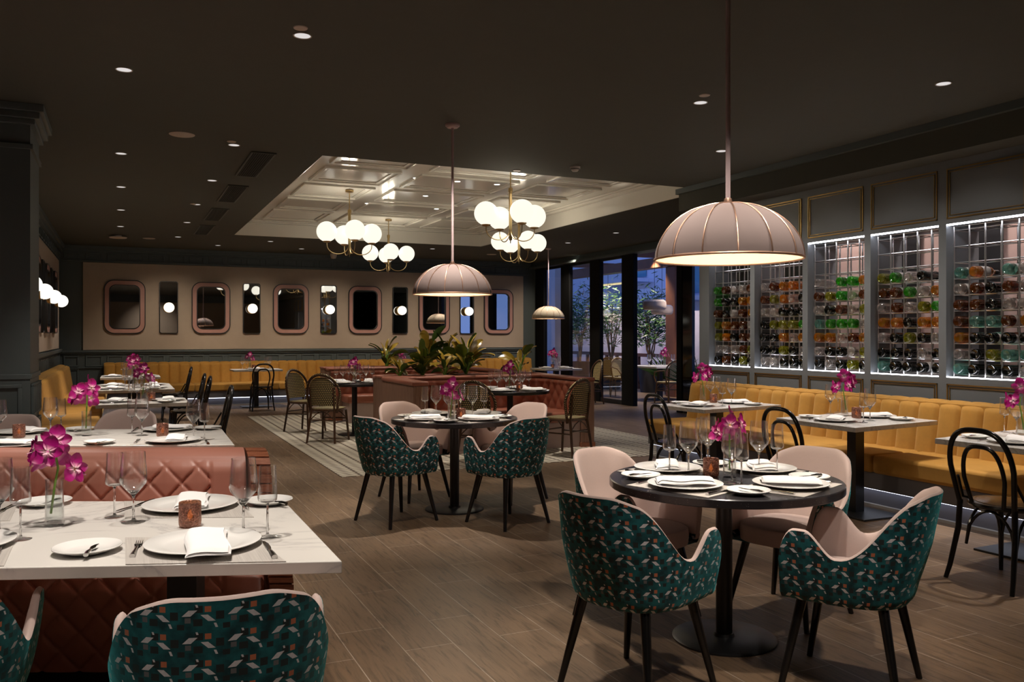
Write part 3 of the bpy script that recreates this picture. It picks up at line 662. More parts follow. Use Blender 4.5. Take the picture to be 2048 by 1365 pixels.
# ================================================================== BANQUETTES
def fluted(name_lab, length, loc, rz, group, seat_d=.52, back_h=.88, plinth='skirt', led=True, toe=.16, flute=.2):
    """runs along local x from 0 to length, sitter faces -y; origin on the floor at the front of the seat"""
    r = empty('banquette', loc, rz); tag(r, name_lab, 'banquette', group)
    n = max(1, round(length / flute)); fl = length / n; zs = .45
    def back(u, v):
        x = u * length; t = abs(sin(pi * x / fl)) ** .35; z = zs - .02 + (back_h - zs + .02) * v
        y = seat_d + .04 + .07 * v - .045 * t
        if v > .9: y += .09 * ((v - .9) / .1) ** 2; z -= .012 * ((v - .9) / .1) ** 2
        return (x, y, z - (1 - t) * .012 * v)
    m = MB(); m.grid(back, n * 10, 14); m.box(0, seat_d + .1, zs, length, seat_d + .26, back_h - .02)
    def top(u, v):
        x = u * length; t = abs(sin(pi * x / fl)) ** .35; a = pi * v
        return (x, seat_d + .16 + .045 - .075 * cos(a) * 1.0, back_h - .03 + .035 * sin(a) * (.6 + .4 * t))
    m.grid(top, n * 8, 6); m.build('fluted_back', 'yellow', r, ang=60)
    ns = max(1, round(length / 1.6)); g = length / ns
    for i in range(ns):
        MB().box(i * g + .004, 0, .30, (i + 1) * g - .004, seat_d + .1, zs).build('seat_cushion', 'yellow', r, bevel=.028, segs=3)
    MB().box(0, .035, .165, length, seat_d + .24, .30).build('front_panel', plinth, r)
    MB().box(0, .15, .0, length, seat_d + .24, .165).build('recessed_plinth', plinth, r)
    MB().box(0, .115, 0, length, .15, .022).build('kerb', 'kerb', r)
    if led: MB().box(.02, .09, .150, length - .02, .11, .1645).build('led_strip', 'ledbar', r)
    return r
# right banquette along the wine wall: sitter faces -X  -> local -y = -X : rz = -90deg (x local -> -Y)
fluted('long mustard velvet fluted banquette below the wine wall', 8.2, (5.55, 8.35, 0), R(-90), 'mustard banquettes', seat_d=.55)
# back wall banquette
fluted('mustard fluted banquette along the back wall under the mirrors', 6.6, (-.32, YB - .92, 0), 0, 'mustard banquettes', seat_d=.60)
fluted('mustard fluted banquette at the right end of the back wall', 2.8, (6.35, YB - .92, 0), 0, 'mustard banquettes', seat_d=.60)
# left wall banquette, sitter faces +X
fluted('mustard fluted banquette along the left alcove wall', 8.9, (-.24, 9.0, 0), R(90), 'mustard banquettes', seat_d=.58)

# ================================================================== PINK QUILTED DOUBLE BOOTH (slanted row)
SA = R(24)
def pink_booth(L=2.6, O=(.53, 3.56)):
    r = empty('quilted_booth', (O[0], O[1], 0)); tag(r, 'dusty pink diamond quilted double booth between the two near marble tables', 'booth')
    ux, uy = -cos(SA), sin(SA)
    def pt(a, b, z): return (a * ux, a * uy + b, z)
    def quilt(a, s):
        p, q = a / .15 + s / .155, a / .15 - s / .155
        dd = min(abs((p + .5) % 1 - .5), abs((q + .5) % 1 - .5)) * .106
        return .012 * (1 - math.exp(-(dd / .0065) ** 2)) + .005 * min(1, dd / .05) if a > .165 else .016
    def strip(prof, name, da=.006, ds=.0075, mat='pinkleather', q=True, a0=0):
        # prof: (b,z) polyline; resampled, displaced along its normal
        pl = [Vector((b, z)) for b, z in prof]; seg = [(pl[i + 1] - pl[i]).length for i in range(len(pl) - 1)]; T = sum(seg); n = max(2, int(T / ds)); rs = []
        for k in range(n + 1):
            t = T * k / n; i = 0
            while i < len(seg) - 1 and t > seg[i]: t -= seg[i]; i += 1
            rs.append((pl[i].lerp(pl[i + 1], min(1, t / seg[i])), T * k / n))
        nr = []
        for k in range(n + 1):
            a = rs[max(0, k - 1)][0]; b = rs[min(n, k + 1)][0]; t = (b - a).normalized(); nr.append(Vector((-t.y, t.x)))
        na = int((L - a0) / da)
        def fn(u, v):
            k = round(v * n); p, s = rs[k]; a = a0 + u * (L - a0); h = quilt(a, s) if q else 0
            e = min(1, (a - a0) / .05); h -= .03 * (1 - math.sqrt(max(0, 1 - (1 - e) ** 2)))
            if q and abs(a - .17) < .008: h -= .006
            h *= min(1, max(0, (.835 - p.y) / .05)) if q else 1; pp = p + nr[k] * h; return pt(a, pp.x, pp.y)
        m = MB(); m.grid(fn, na, n)
        cap = [pt(a0, p.x, p.y) for p, _ in rs]; m.add(cap, [tuple(range(len(cap)))]); return m.build(name, mat, r, ang=75)
    arc = [(.69 - .115 * cos(pi * k / 12), .77 + .115 * sin(pi * k / 12)) for k in range(13)]
    strip([(.50, .43), (.555, .62)] + arc + [(.825, .62), (.88, .43)], 'backrest')
    strip([(.0, .06), (-.01, .38), (.02, .425), (.06, .445), (.52, .455)], 'seat_cushion')
    strip([(.86, .455), (1.30, .445), (1.34, .425), (1.37, .38), (1.36, .06)], 'seat_cushion')
    m = MB(); pl = [(.02, 0), (1.34, 0), (1.34, .40), (.88, .42), (.80, .76), (.58, .76), (.52, .42), (.02, .40)]
    vs = [pt(.03, b, z) for b, z in pl] + [pt(L, b, z) for b, z in pl]; n = len(pl)
    m.add(vs, [tuple(range(n)), tuple(range(2 * n - 1, n - 1, -1))] + [(i, n + i, n + (i + 1) % n, (i + 1) % n) for i in range(n)]); m.build('core', 'black', r, smooth=False)
    # curved tambour end panel: slats follow the outline of the bench
    out = [(-.05, 0), (-.055, .36)] + [(.005 - .06 * cos(pi / 2 * k / 4), .40 + .06 * sin(pi / 2 * k / 4)) for k in range(5)] + [(.30, .475), (.40, .52), (.46, .62), (.50, .78)]
    out += [(.69 - .18 * cos(pi * k / 8), .78 + .09 * sin(pi * k / 8)) for k in range(9)]
    out += [(1.38 - b, z) for b, z in [(.46, .62), (.40, .52), (.30, .475)]] + [(1.38 + .055, .40), (1.38 + .055, 0)]
    m = MB(); n = len(out); vs = [pt(-.10, b + .0, z) for b, z in out] + [pt(-.012, b, z) for b, z in out]
    vs = [(v[0], v[1], v[2]) for v in vs]
    m.add(vs, [tuple(range(n)), tuple(range(2 * n - 1, n - 1, -1))] + [(i, n + i, n + (i + 1) % n, (i + 1) % n) for i in range(n)])
    pn = m.build('end_panel', 'tambour', r, ang=20)
    m = MB(); pl = [Vector((b, z)) for b, z in out]
    for i in range(n - 1):
        seg = pl[i + 1] - pl[i]; k = max(1, round(seg.length / .047)); t = seg.normalized(); nn = Vector((-t.y, t.x))
        for j in range(k):
            p0 = pl[i] + seg * ((j + .06) / k); p1_ = pl[i] + seg * ((j + .94) / k)
            q = [p0, p1_, p1_ + nn * .012, p0 + nn * .012]
            vs = [pt(-.105, a.x, a.y) for a in q] + [pt(-.008, a.x, a.y) for a in q]
            m.add(vs, [(0, 1, 2, 3), (7, 6, 5, 4), (0, 4, 5, 1), (1, 5, 6, 2), (2, 6, 7, 3), (3, 7, 4, 0)])
    m.build('tambour_slats', 'tambour', pn, smooth=False)
    return r
pink_booth()

# ================================================================== TUFTED LEATHER BOOTHS AND PLANTERS
def leather_booth(label, loc, rz, Wd, D, th=.18, HB=.885, sy=.02):
    r = empty('leather_booth', loc, rz); tag(r, label, 'booth', 'chestnut leather booths')
    zt = HB - .055
    for (x0, y0, x1, y1, nm) in ((0, 0, th, D, 'side_wall'), (Wd - th, 0, Wd, D, 'side_wall'), (th, D - th, Wd - th, D, 'back_wall')):
        MB().box(x0, y0, .06, x1, y1, zt).build(nm, 'oak', r, bevel=.004)
    m = MB()
    for (x0, y0, x1, y1) in ((-.01, -.01, th + .01, D + .01), (Wd - th - .01, -.01, Wd + .01, D + .01), (th + .01, D - th - .01, Wd - th - .01, D + .01)): m.box(x0, y0, 0, x1, y1, .06)
    m.build('kick_plinth', 'tambour', r)
    m = MB(); m.prism([(-.012, -.012), (th + .012, -.012), (th + .012, D - th - .012), (Wd - th - .012, D - th - .012), (Wd - th - .012, -.012), (Wd + .012, -.012), (Wd + .012, D + .012), (-.012, D + .012)], zt, HB)
    m.build('leather_ledge', 'brownleather', r, bevel=.02, segs=3)
    # tufted inner back following a U path with rounded corners
    rc = .28; path = []; x0, x1, y1 = th, Wd - th, D - th
    def arcp(cx, cy, a0, a1): return [((cx + rc * cos(a0 + (a1 - a0) * k / 8)), (cy + rc * sin(a0 + (a1 - a0) * k / 8))) for k in range(9)]
    path = [(x0, .02)] + arcp(x0 + rc, y1 - rc, pi, pi / 2) + arcp(x1 - rc, y1 - rc, pi / 2, 0) + [(x1, .02)]
    pl = [Vector(p) for p in path]; seg = [(pl[i + 1] - pl[i]).length for i in range(len(pl) - 1)]; T = sum(seg); n = int(T / .022)
    rs = []
    for k in range(n + 1):
        t = T * k / n; i = 0
        while i < len(seg) - 1 and t > seg[i]: t -= seg[i]; i += 1
        rs.append(pl[i].lerp(pl[i + 1], min(1, t / seg[i])))
    nr = []
    for k in range(n + 1):
        t = (rs[min(n, k + 1)] - rs[max(0, k - 1)]).normalized(); nr.append(Vector((t.y, -t.x)))
    def fn(u, v):
        k = round(u * n); s = T * u; z = .42 + (HB - .05 - .42) * v
        p, q = s / .19 + (z) / .24, s / .19 - z / .24
        e = abs(sin(pi * p)) * abs(sin(pi * q)); h = .045 + .04 * e ** .45 - .0 * v
        if v > .88: h = h * (1 - .3 * (v - .88) / .12) + .02
        P = rs[k] + nr[k] * h; return (P.x, P.y, z)
    m = MB(); m.grid(fn, n, 22, flip=True); m.build('tufted_back', 'brownleather', r, ang=70)
    sd = .50
    for (a, b, c, d) in ((th, sy, th + sd, D - th - sd - .005), (Wd - th - sd, sy, Wd - th, D - th - sd - .005), (th, D - th - sd, Wd - th, D - th)):
        MB().box(a, b, .32, c, d, .45).build('seat_cushion', 'brownleather', r, bevel=.03, segs=3)
        MB().box(a, b + .03, .0, c - (.03 if a == th and d < D - th - .1 else 0), d, .32).build('seat_base', 'pinkwall', r)
    return r
leather_booth('right chestnut tufted booth with its wood sides facing the camera', (3.08, 9.45, 0), 0, 2.42, 1.30)
leather_booth('left chestnut tufted booth opening to the left, behind the other', (3.12, 14.25, 0), R(-90), 3.10, 2.38, sy=.20)
def planter(label, loc, lx, ly):
    r = empty('planter_box', loc); tag(r, label, 'planter', 'planters between the leather booths')
    m = MB(); ring(m, 0, 0, lx, ly, .03, 0, .86); m.box(.03, .03, 0, lx - .03, ly - .03, .5); m.build('box', 'oak', r)
    m = MB(); ring(m, -.01, -.01, lx + .01, ly + .01, .05, .86, .89); m.build('leather_rim', 'brownleather', r, bevel=.008)
    MB().box(.03, .03, .5, lx - .03, ly - .03, .83).build('soil', 'soil', r)
planter('planter behind the right leather booth with three leafy plants', (3.10, 10.77, 0), 2.38, .36)
planter('planter beyond the left leather booth with leafy plants', (3.10, 14.28, 0), 2.38, .36)
def plant(label, x, y, z, hgt, nl, seed, spread=.8, cat='plant'):
    rnd = random.Random(seed); r = empty('potted_paddle_plant', (x, y, z)); tag(r, label, cat, 'leafy plants in the booth planters')
    st = MB()
    for i in range(nl):
        a = rnd.uniform(0, 2 * pi); lean = (rnd.uniform(.2, .75) if i < nl * .55 else rnd.uniform(.7, 1.15)) * spread; L = hgt * rnd.uniform(.34, .50); sl = hgt * rnd.uniform(.15, .72); tw = rnd.uniform(-1.1, 1.1)
        if lean > .6 * spread: sl *= .7
        wd = L * rnd.uniform(.21, .31); ca, sa = cos(a), sin(a)
        pts = [];
        for k in range(5):
            t = k / 4 * sl; th_ = lean * .6 * k / 4; pts.append((sin(th_) * t, cos(th_) * t))
        st.tube([(p[0] * ca, p[0] * sa, p[1]) for p in pts], .006, 6)
        b0 = Vector(pts[-1]); cur = b0.copy(); ang_ = lean; spine = [b0.copy()]
        for k in range(10):
            ang_ += (.055 + .07 * lean); cur = cur + Vector((sin(ang_), cos(ang_))) * (L / 10); spine.append(cur.copy())
        def fn(u, v):
            k = min(10, int(round(v * 10))); p = spine[k]; w_ = wd * (sin(pi * min(1, v * .96 + .02)) ** .62) * (1 - .15 * v) * (u - .5) * 2
            up = abs(u - .5) * wd * .5; t = (spine[min(10, k + 1)] - spine[max(0, k - 1)]).normalized(); q = p + Vector((-t.y, t.x)) * up
            nx = Vector((-t.y, t.x)); q = q + nx * (w_ * sin(tw)); w_ *= cos(tw); return (q.x * ca - w_ * sa, q.x * sa + w_ * ca, q.y)
        m = MB(); m.grid(fn, 6, 10); m.build('leaf', 'leaf', r, ang=80)
    st.build('stems', 'stem', r)
yp = 10.95
plant('low leafy plant at the left end of the near planter', xY(800, yp), yp, .83, .40, 14, 21, 1.0)
plant('low leafy plant between the two near tall plants', xY(890, yp), yp, .83, .44, 16, 23, .95)
plant('nearest broad leaved plant over the middle of the leather booths', xY(846, yp), yp, .83, .50, 22, 3)
plant('tall bushy plant with golden leaves right of the middle pendant', xY(932, yp), yp, .83, .62, 32, 5, .8)
plant('spreading broad leaved plant at the right end of the planter', xY(1040, yp), yp, .83, .50, 18, 8, 1.0)
yp = 14.46
plant('leftmost broad leaved plant in the far planter', xY(772, yp), yp, .83, .62, 20, 11, .9)
plant('yellow green upright plant behind the nearest one', xY(858, yp), yp, .83, .74, 24, 13, .7)
plant('small green plant between the two golden ones', xY(892, yp), yp, .83, .64, 20, 17, .7)

# ================================================================== CHAIRS
def mk_armchair():
    r = empty('upholstered_armchair'); zb = .375
    wt = .275; exn = 2.5
    def plan(t, sc_, inset):
        a = abs(t); w_ = wt * sc_ - inset; bk = .275 * sc_ - inset; fr = .235 * (.55 + .45 * sc_)
        if a <= .6:
            q = a / .6 * pi / 2; x = w_ * sin(q) ** (2 / exn); y = -.0 - bk * cos(q) ** (2 / exn)
        else:
            q = (a - .6) / .4; x = w_ - .012 * q * q; y = q * fr
        return (x if t > 0 else -x, y)
    def Hh(t):
        a = abs(t)
        def ss(e0, e1, x): x = min(1, max(0, (x - e0) / (e1 - e0))); return x * x * (3 - 2 * x)
        h = .815 - .040 * ss(.10, .34, a) - .215 * ss(.26, .60, a)
        if a > .60: h = .56 + .098 * ss(.60, .80, a)
        if a > .86: h = .658 - .26 * (1 - math.sqrt(max(0, 1 - ((a - .86) / .14) ** 2)))
        return h
    def scz(z): x = (z - zb) / (.62 - zb); return .80 + .20 * min(1, x) ** .5 if x < 1 else 1 + .10 * (z - .62)
    def S(t, z, inset):
        x, y = plan(t, scz(z), inset); a = abs(t)
        y -= max(0, z - .45) * .16 * max(0, 1 - a / .62); return x, y
    NT, NV = 96, 22
    ts = [-1 + 2 * i / NT for i in range(NT + 1)]
    arc = [0.0]
    for i in range(NT):
        p, q = S(ts[i], .6, 0), S(ts[i + 1], .6, 0); arc.append(arc[-1] + math.hypot(q[0] - p[0], q[1] - p[1]))
    mid = arc[NT // 2]
    def outer(u, v):
        i = round(u * NT); t = ts[i]; z = zb + (Hh(t) - zb) * v; x, y = S(t, z, 0); return (x, y, z)
    def ouv(u, v):
        i = round(u * NT); return (arc[i] - mid + 5, zb + (Hh(ts[i]) - zb) * v + 5)
    m = MB(); m.grid(outer, NT, NV, ouv)
    # underside
    bot = [S(t, zb, 0) + (zb,) for t in ts]; c = len(m.v); m.add([(0, 0, zb - .012)] + bot, [(0, i + 2, i + 1) for i in range(NT)], [(5, 5)] + [(arc[i], 5) for i in range(NT + 1)])
    m.add([bot[0], bot[-1], (0, 0, zb - .012)], [(0, 1, 2)], [(5, 5)] * 3)
    m.build('outer_shell', 'teal', r, ang=80)
    th = .038; tr_ = .024
    def inner(u, v):
        i = round(u * NT); t = ts[i]; hz = Hh(t)
        if v < .82: z = .42 + (hz - .006 - .42) * v / .82; x, y = S(t, z, th - (th - tr_) * (v / .82) ** 4); return (x, y, z)
        q = (v - .82) / .18; ins = tr_ * (1 - q) + .001 * q; z = hz - .006 * (1 - q) + .010 * sin(pi * q); x, y = S(t, hz, ins); return (x, y, z)
    m = MB(); m.grid(inner, NT, 22, flip=True)
    for t, fl in ((-1, 1), (1, 0)):     # front edges of the arms
        g = []
        for k in range(13):
            z = .42 + (Hh(t) - .42) * k / 12; a = S(t, z, 0); b = S(t, z, th); g += [(a[0], a[1], z), ((a[0] + b[0]) / 2, a[1] + .008, z), (b[0], b[1], z)]
        fs = [];
        for k in range(12):
            for j in range(2): f = (k * 3 + j, k * 3 + j + 1, (k + 1) * 3 + j + 1, (k + 1) * 3 + j); fs.append(f[::-1] if fl else f)
        m.add(g, fs)
    m.build('inner_shell', 'blush', r, ang=80)
    sp = []
    for k in range(40):
        a = 2 * pi * k / 40; c_, s_ = cos(a), sin(a); sp.append((.205 * abs(c_) ** .75 * (1 if c_ > 0 else -1), .01 + (.240 if s_ > 0 else .205) * abs(s_) ** .75 * (1 if s_ > 0 else -1)))
    def seat(u, v):
        k = round(u * 40) % 40; x, y = sp[k]
        if v < .5: z = .385 + .075 * (v / .5); q = 1 + .015 * sin(pi * v / .5)
        else: w_ = (v - .5) / .5; q = cos(w_ * pi / 2); z = .46 + .022 * sin(w_ * pi / 2); q = max(q, .0)
        return (x * q, .01 + (y - .01) * q, z)
    MB().grid(seat, 40, 14).build('seat', 'blush', r, ang=80)
    for sx in (-1, 1):
        for sy in (-1, 1):
            MB().tube([(sx * .15, .0 + sy * .15, .38), (sx * .222, sy * .222, 0)], [.021, .0125], 14).build('leg', 'blackwood', r)
    return r
pa = Proto(mk_armchair)
def armchair(s_, d, phi, lb, g='teal and blush armchairs'):
    x, y = c2w(s_, d); pa.get((x, y, 0), -TH - R(phi), lb, 'chair', g)
armchair(.504, 3.43, 45, 'teal patterned armchair nearest at front left of the foreground round table')
armchair(1.38, 3.463, -56, 'teal patterned armchair at front right of the foreground round table')
armchair(.632, 4.307, 137, 'blush armchair seen from the front behind the foreground round table, at left')
armchair(1.42, 4.36, -132, 'blush armchair seen from the front behind the foreground round table, at right')
armchair(-.89, 6.53, 45, 'teal patterned armchair at front left of the second round table')
armchair(-.034, 6.46, -42, 'teal patterned armchair at front right of the second round table')
armchair(-.86, 7.49, 137, 'blush armchair seen from the front behind the second round table, at left')
armchair(-.01, 7.4, -135, 'blush armchair seen from the front behind the second round table, at right')
armchair(-.77, 2.26, -19, 'teal patterned armchair back at the bottom edge, in front of the near marble table')
armchair(-1.62, 2.33, -19, 'teal patterned armchair cut by the left edge of the photo')
armchair(-3.08, 6.62, 178, 'blush chair behind the far marble booth table, at right')
armchair(-3.76, 6.17, 178, 'blush chair behind the far marble booth table, at the left edge')

def mk_bentwood():
    r = empty('bentwood_chair')     # sitter faces +y, back at -y
    def hoop(w_, zt, r_, yb0, yb1, z0, zn):
        pts = []; N_ = 36
        for k in range(N_ + 1):
            t = k / N_ * 2 - 1
            a = (1 - abs(t)); sgn = 1 if t > 0 else -1
            if abs(t) < .62: q = abs(t) / .62 * pi / 2; x = sgn * w_ * sin(q) ** .85; z = zt - (zt - zn) * (1 - cos(q)) ** 1.25
            else: q = (abs(t) - .62) / .38; x = sgn * (w_ - .028 * q); z = zn + (z0 - zn) * q
            f = (z - z0) / (zt - z0); pts.append((x, yb0 + (yb1 - yb0) * f, z))
        return pts
    out = hoop(.195, .885, .016, -.185, -.275, .44, .66)
    legs = [[(-.168, -.185, .46), (-.175, -.19, .30), (-.195, -.235, .08), (-.205, -.26, 0)], [(.168, -.185, .46), (.175, -.19, .30), (.195, -.235, .08), (.205, -.26, 0)]]
    MB().tube(out, .0155, 10).build('back_hoop', 'blackwood', r)
    MB().tube(hoop(.125, .79, .012, -.175, -.245, .45, .60), .0125, 10).build('inner_hoop', 'blackwood', r)
    for l in legs: MB().tube(l, [.017, .017, .015, .013], 10).build('leg', 'blackwood', r)
    for sx in (-1, 1): MB().tube([(sx * .155, .155, .44), (sx * .165, .17, .22), (sx * .175, .185, 0)], [.018, .016, .012], 10).build('leg', 'blackwood', r)
    MB().lathe([(.17, .432), (.205, .432), (.212, .445), (.208, .458), (.17, .462)], 36).build('seat_ring', 'blackwood', r)
    MB().lathe([(0, .455), (.12, .456), (.178, .463), (.18, .45), (0, .445)], 36, caps=False).build('seat', plain('brown_moulded_plywood', (.10, .055, .015, 1), .35) if 'ply' not in MT else 'ply', r)
    for k in range(4):
        a0 = R(45 + 90 * k); b0 = R(135 + 90 * k); p, q = (.225 * cos(a0), .225 * sin(a0)), (.225 * cos(b0), .225 * sin(b0)); pts = []
        for j in range(13):
            t = j / 12; x = p[0] * (1 - t) + q[0] * t; y = p[1] * (1 - t) + q[1] * t; z = .20 + .215 * sin(pi * t) ** .45; pts.append((x * .96, y * .96, z))
        MB().tube(pts, .0085, 8).build('brace', 'blackwood', r)
    for sx in (-1, 1): MB().tube([(sx * .178, -.19, .60), (sx * .20, -.12, .47), (sx * .185, -.04, .45)], .009, 8).build('side_bracket', 'blackwood', r)
    return r
pw = Proto(mk_bentwood)
for X, Y, rz, lb in ((4.66, 3.27, -90, 'nearest black bentwood chair at the right edge of the photo'), (4.64, 4.84, -90, 'black bentwood chair at the middle marble table by the wine wall'),
                     (4.63, 6.42, -92, 'farthest black bentwood chair along the wine wall tables'), (.78, 9.38, 90, 'nearest black bentwood chair at the left banquette tables'),
                     (.78, 11.72, 90, 'second black bentwood chair at the left banquette tables'), (.78, 12.55, 90, 'third black bentwood chair at the left banquette tables'),
                     (.80, 15.35, 90, 'farthest black bentwood chair at the left banquette tables'), (2.42, 16.75, 2, 'black bentwood chair seen from behind at the back wall table'),
                     (5.6, 16.7, 3, 'black bentwood chair behind the planters at the back wall')):
    pw.get((X, Y, 0), R(rz), lb, 'chair', 'black bentwood chairs')

def mk_bistro(weave='weave', frame='bamboo', arms=False):
    r = empty('rattan_bistro_chair')
    # back: big hoop with woven panel inside, sitter faces +y
    def hp(t, w_, zt, z0=.40):      # t -1..1
        sgn = 1 if t > 0 else -1; a = abs(t)
        if a < .6: q = a / .6 * pi / 2; x = sgn * w_ * sin(q); z = zt - (zt - .64) * (1 - cos(q))
        else: q = (a - .6) / .4; x = sgn * (w_ - .05 * q); z = .64 + (z0 - .64) * q
        return (x, -.20 - .12 * (z - .45) + .10 * (abs(x) / w_) ** 2 * .6, z)
    hoop = [hp(-1 + 2 * k / 40, .235, .90) for k in range(41)]
    MB().tube(hoop, .017, 10).build('back_hoop', frame, r)
    MB().tube([(p[0] * 1.045, p[1] - .006, p[2] + .014 if abs(p[0]) < .2 else p[2]) for p in hoop[2:-2]], .009, 8).build('woven_trim', 'dots', r)
    def pan(u, v):
        z = .49 + .375 * v; hw = .19 * math.sqrt(max(.02, 1 - max(0, (z - .66) / .215) ** 2.6)); x = (u - .5) * 2 * hw
        return (x, -.205 - .12 * (z - .45) + .10 * (abs(x) / .235) ** 2 * .6 - .0, z)
    m = MB(); m.grid(pan, 14, 14, lambda u, v: ((u - .5) * .33 + 2, v * .345 + 2)); o = m.build('woven_back', weave, r, ang=80)
    for sx in (-1, 1): MB().tube([(sx * .168, -.225, .74), (sx * .168, -.20, .50), (sx * .165, -.185, .42)], .013, 8).build('back_upright', frame, r)
    sp = []
    for k in range(32):
        a = 2 * pi * k / 32; c_, s_ = cos(a), sin(a); sp.append((.205 * abs(c_) ** .7 * (1 if c_ > 0 else -1), .205 * abs(s_) ** .7 * (1 if s_ > 0 else -1)))
    m = MB(); n = 32; vs = [(x, y, .455) for x, y in sp]; m.add(vs, [tuple(range(n))], [(x + 2, y + 2) for x, y in sp]); m.prism([(x * 1.02, y * 1.02) for x, y in sp], .43, .454); m.build('woven_seat', weave, r)
    MB().tube([(x * 1.0, y * 1.0, .432) for x, y in sp], .014, 8, True).build('seat_rail', frame, r)
    for sx in (-1, 1):
        MB().tube([(sx * .165, -.185, .43), (sx * .20, -.245, 0)], [.0165, .014], 10).build('leg', frame, r)
        MB().tube([(sx * .165, .165, .43), (sx * .195, .205, 0)], [.0165, .014], 10).build('leg', frame, r)
    for (p, q) in (((-.175, -.2, .30), (.175, -.2, .30)), ((-.172, .178, .30), (.172, .178, .30)), ((-.175, -.2, .27), (-.172, .178, .27)), ((.175, -.2, .27), (.172, .178, .27))):
        MB().tube([p, q], .009, 8).build('stretcher', frame, r)
    for (p, q) in (((-.175, -.2, .30), (0, -.2, .42)), ((.175, -.2, .30), (0, -.2, .42)), ((-.175, .178, .30), (0, .178, .42)), ((.175, .178, .30), (0, .178, .42))):
        MB().tube([p, ((p[0] + q[0]) / 2, p[1], (p[2] + q[2]) / 2 + .02), q], .007, 6).build('brace', frame, r)
    if arms:
        for sx in (-1, 1): MB().tube([(sx * .22, -.21, .70), (sx * .27, -.05, .69), (sx * .27, .12, .66), (sx * .22, .19, .55), (sx * .19, .17, .44)], .013, 8).build('arm', frame, r)
    return r
pr = Proto(mk_bistro); pr2 = Proto(lambda: mk_bistro('weavepale', 'bamboopale', True))
def face(x, y, tx, ty): return math.atan2(ty - y, tx - x) - pi / 2
def bistro(px, py, d_, tx, ty, lb, P=None, g='woven rattan bistro chairs', off=0):
    x, y = c2w((px - 1024) / F * d_, d_); (P or pr).get((x, y, 0.004), face(x, y, tx, ty) + R(off), lb, 'chair', g)
TB = c2w((709 - 1024) / F * 12.2, 12.2); TA = c2w((1020 - 1024) / F * 10.5, 10.5)
bistro(612, 0, 12.6, TB[0], TB[1], 'black and cream rattan chair at left, side on, by the left leather booth')
bistro(658, 0, 11.4, TB[0], TB[1], 'black and cream rattan chair seen from behind near the left leather booth')
bistro(963, 0, 9.65, TA[0], TA[1], 'black and cream rattan chair behind the second round table')
bistro(1132, 0, 10.1, TA[0] + .05, TA[1] + .2, 'black and cream rattan chair turned side on at the right end of the booths')

# ================================================================== TABLES
ZT = .75
def round_table(x, y, rad, lb, base=.24):
    r = empty('round_dining_table', (x, y, 0)); tag(r, lb, 'table', 'round black dining tables')
    MB().lathe([(0, ZT - .038), (rad - .004, ZT - .038), (rad, ZT - .034), (rad, ZT - .004), (rad - .004, ZT), (0, ZT)], 96, caps=False).build('tabletop', 'granite', r)
    MB().lathe([(.038, .015), (.038, ZT - .038)], 28).build('column', 'black', r); MB().lathe([(.12, ZT - .05), (.12, ZT - .038)], 28).build('mounting_plate', 'black', r)
    MB().lathe([(base, 0), (base, .008), (base - .01, .014), (.05, .016), (.045, .03)], 64).build('base_plate', 'black', r)
T1 = (2.57, 3.21); T2 = c2w((909 - 1024) / F * 6.96, 6.96)
round_table(T1[0], T1[1], .535, 'large round black table in the foreground under the big pendant')
round_table(T2[0], T2[1], .515, 'second round black table, in the middle of the room')
round_table(TA[0], TA[1], .49, 'round black table in front of the right leather booth')
round_table(TB[0], TB[1], .50, 'round black table in front of the left leather booth')
def quad_table(q, lb, mat='marble', th=.036, col=None, grp='rectangular marble tables', cw=.09):
    r = empty('marble_dining_table', (0, 0, 0)); tag(r, lb, 'table', grp)
    cx, cy = col or (sum(p[0] for p in q) / 4, sum(p[1] for p in q) / 4); r.location = (cx, cy, 0)
    m = MB(); m.prism([(p[0] - cx, p[1] - cy) for p in q], ZT - th, ZT); m.build('tabletop', mat, r, bevel=.003)
    a = math.atan2(q[1][1] - q[0][1], q[1][0] - q[0][0])
    MB().cbox(0, 0, (ZT - th) / 2, cw, cw, ZT - th, a).build('column', 'black', r); MB().cbox(0, 0, .007, .58, .42, .014, a).build('base_plate', 'black', r, bevel=.003)
a1, a2 = R(20.5), R(24.7)
q1 = [(.595 - 1.55 * cos(a1), 2.505 + 1.55 * sin(a1)), (.595, 2.505), (.60, 3.511), (.60 - 1.55 * cos(a2), 3.511 + 1.55 * sin(a2))]
quad_table(q1, 'near white marble table with candle and orchid, at lower left', th=.037, col=c2w(-1.15, 3.0), cw=.10)
a1 = a2 = R(23); q2 = [(.63 - 2.3 * cos(a1), 5.45 + 2.3 * sin(a1)), (.63, 5.45), (.655, 6.43), (.655 - 2.3 * cos(a2), 6.43 + 2.3 * sin(a2))]
quad_table(q2, 'white marble table behind the pink quilted booth', col=(-.35, 6.35))
L3 = (.19, 9.48); L4 = (.14, 12.2); L5 = (.12, 15.35)
quad_table([(-.23, 9.14), (.62, 9.14), (.62, 9.82), (-.23, 9.82)], 'nearest marble table along the left banquette')
quad_table([(-.31, 11.5), (.61, 11.5), (.61, 12.95), (-.31, 12.95)], 'long middle marble table along the left banquette')
quad_table([(-.31, 15.0), (.58, 15.0), (.58, 15.7), (-.31, 15.7)], 'farthest marble table along the left banquette')
def quad3(l, n_, r_): return [l, n_, r_, (l[0] + r_[0] - n_[0], l[1] + r_[1] - n_[1])]
QR = {'R1': quad3((4.72, 6.98), (4.80, 6.27), (5.82, 6.41)), 'R2': quad3((4.86, 5.41), (4.855, 4.58), (5.86, 4.70)), 'R3': quad3((4.83, 3.895), (4.86, 3.10), (5.86, 3.22))}
quad_table(QR['R1'], 'farthest grey marble table by the wine wall', 'greymarble'); quad_table(QR['R2'], 'middle grey marble table by the wine wall', 'greymarble')
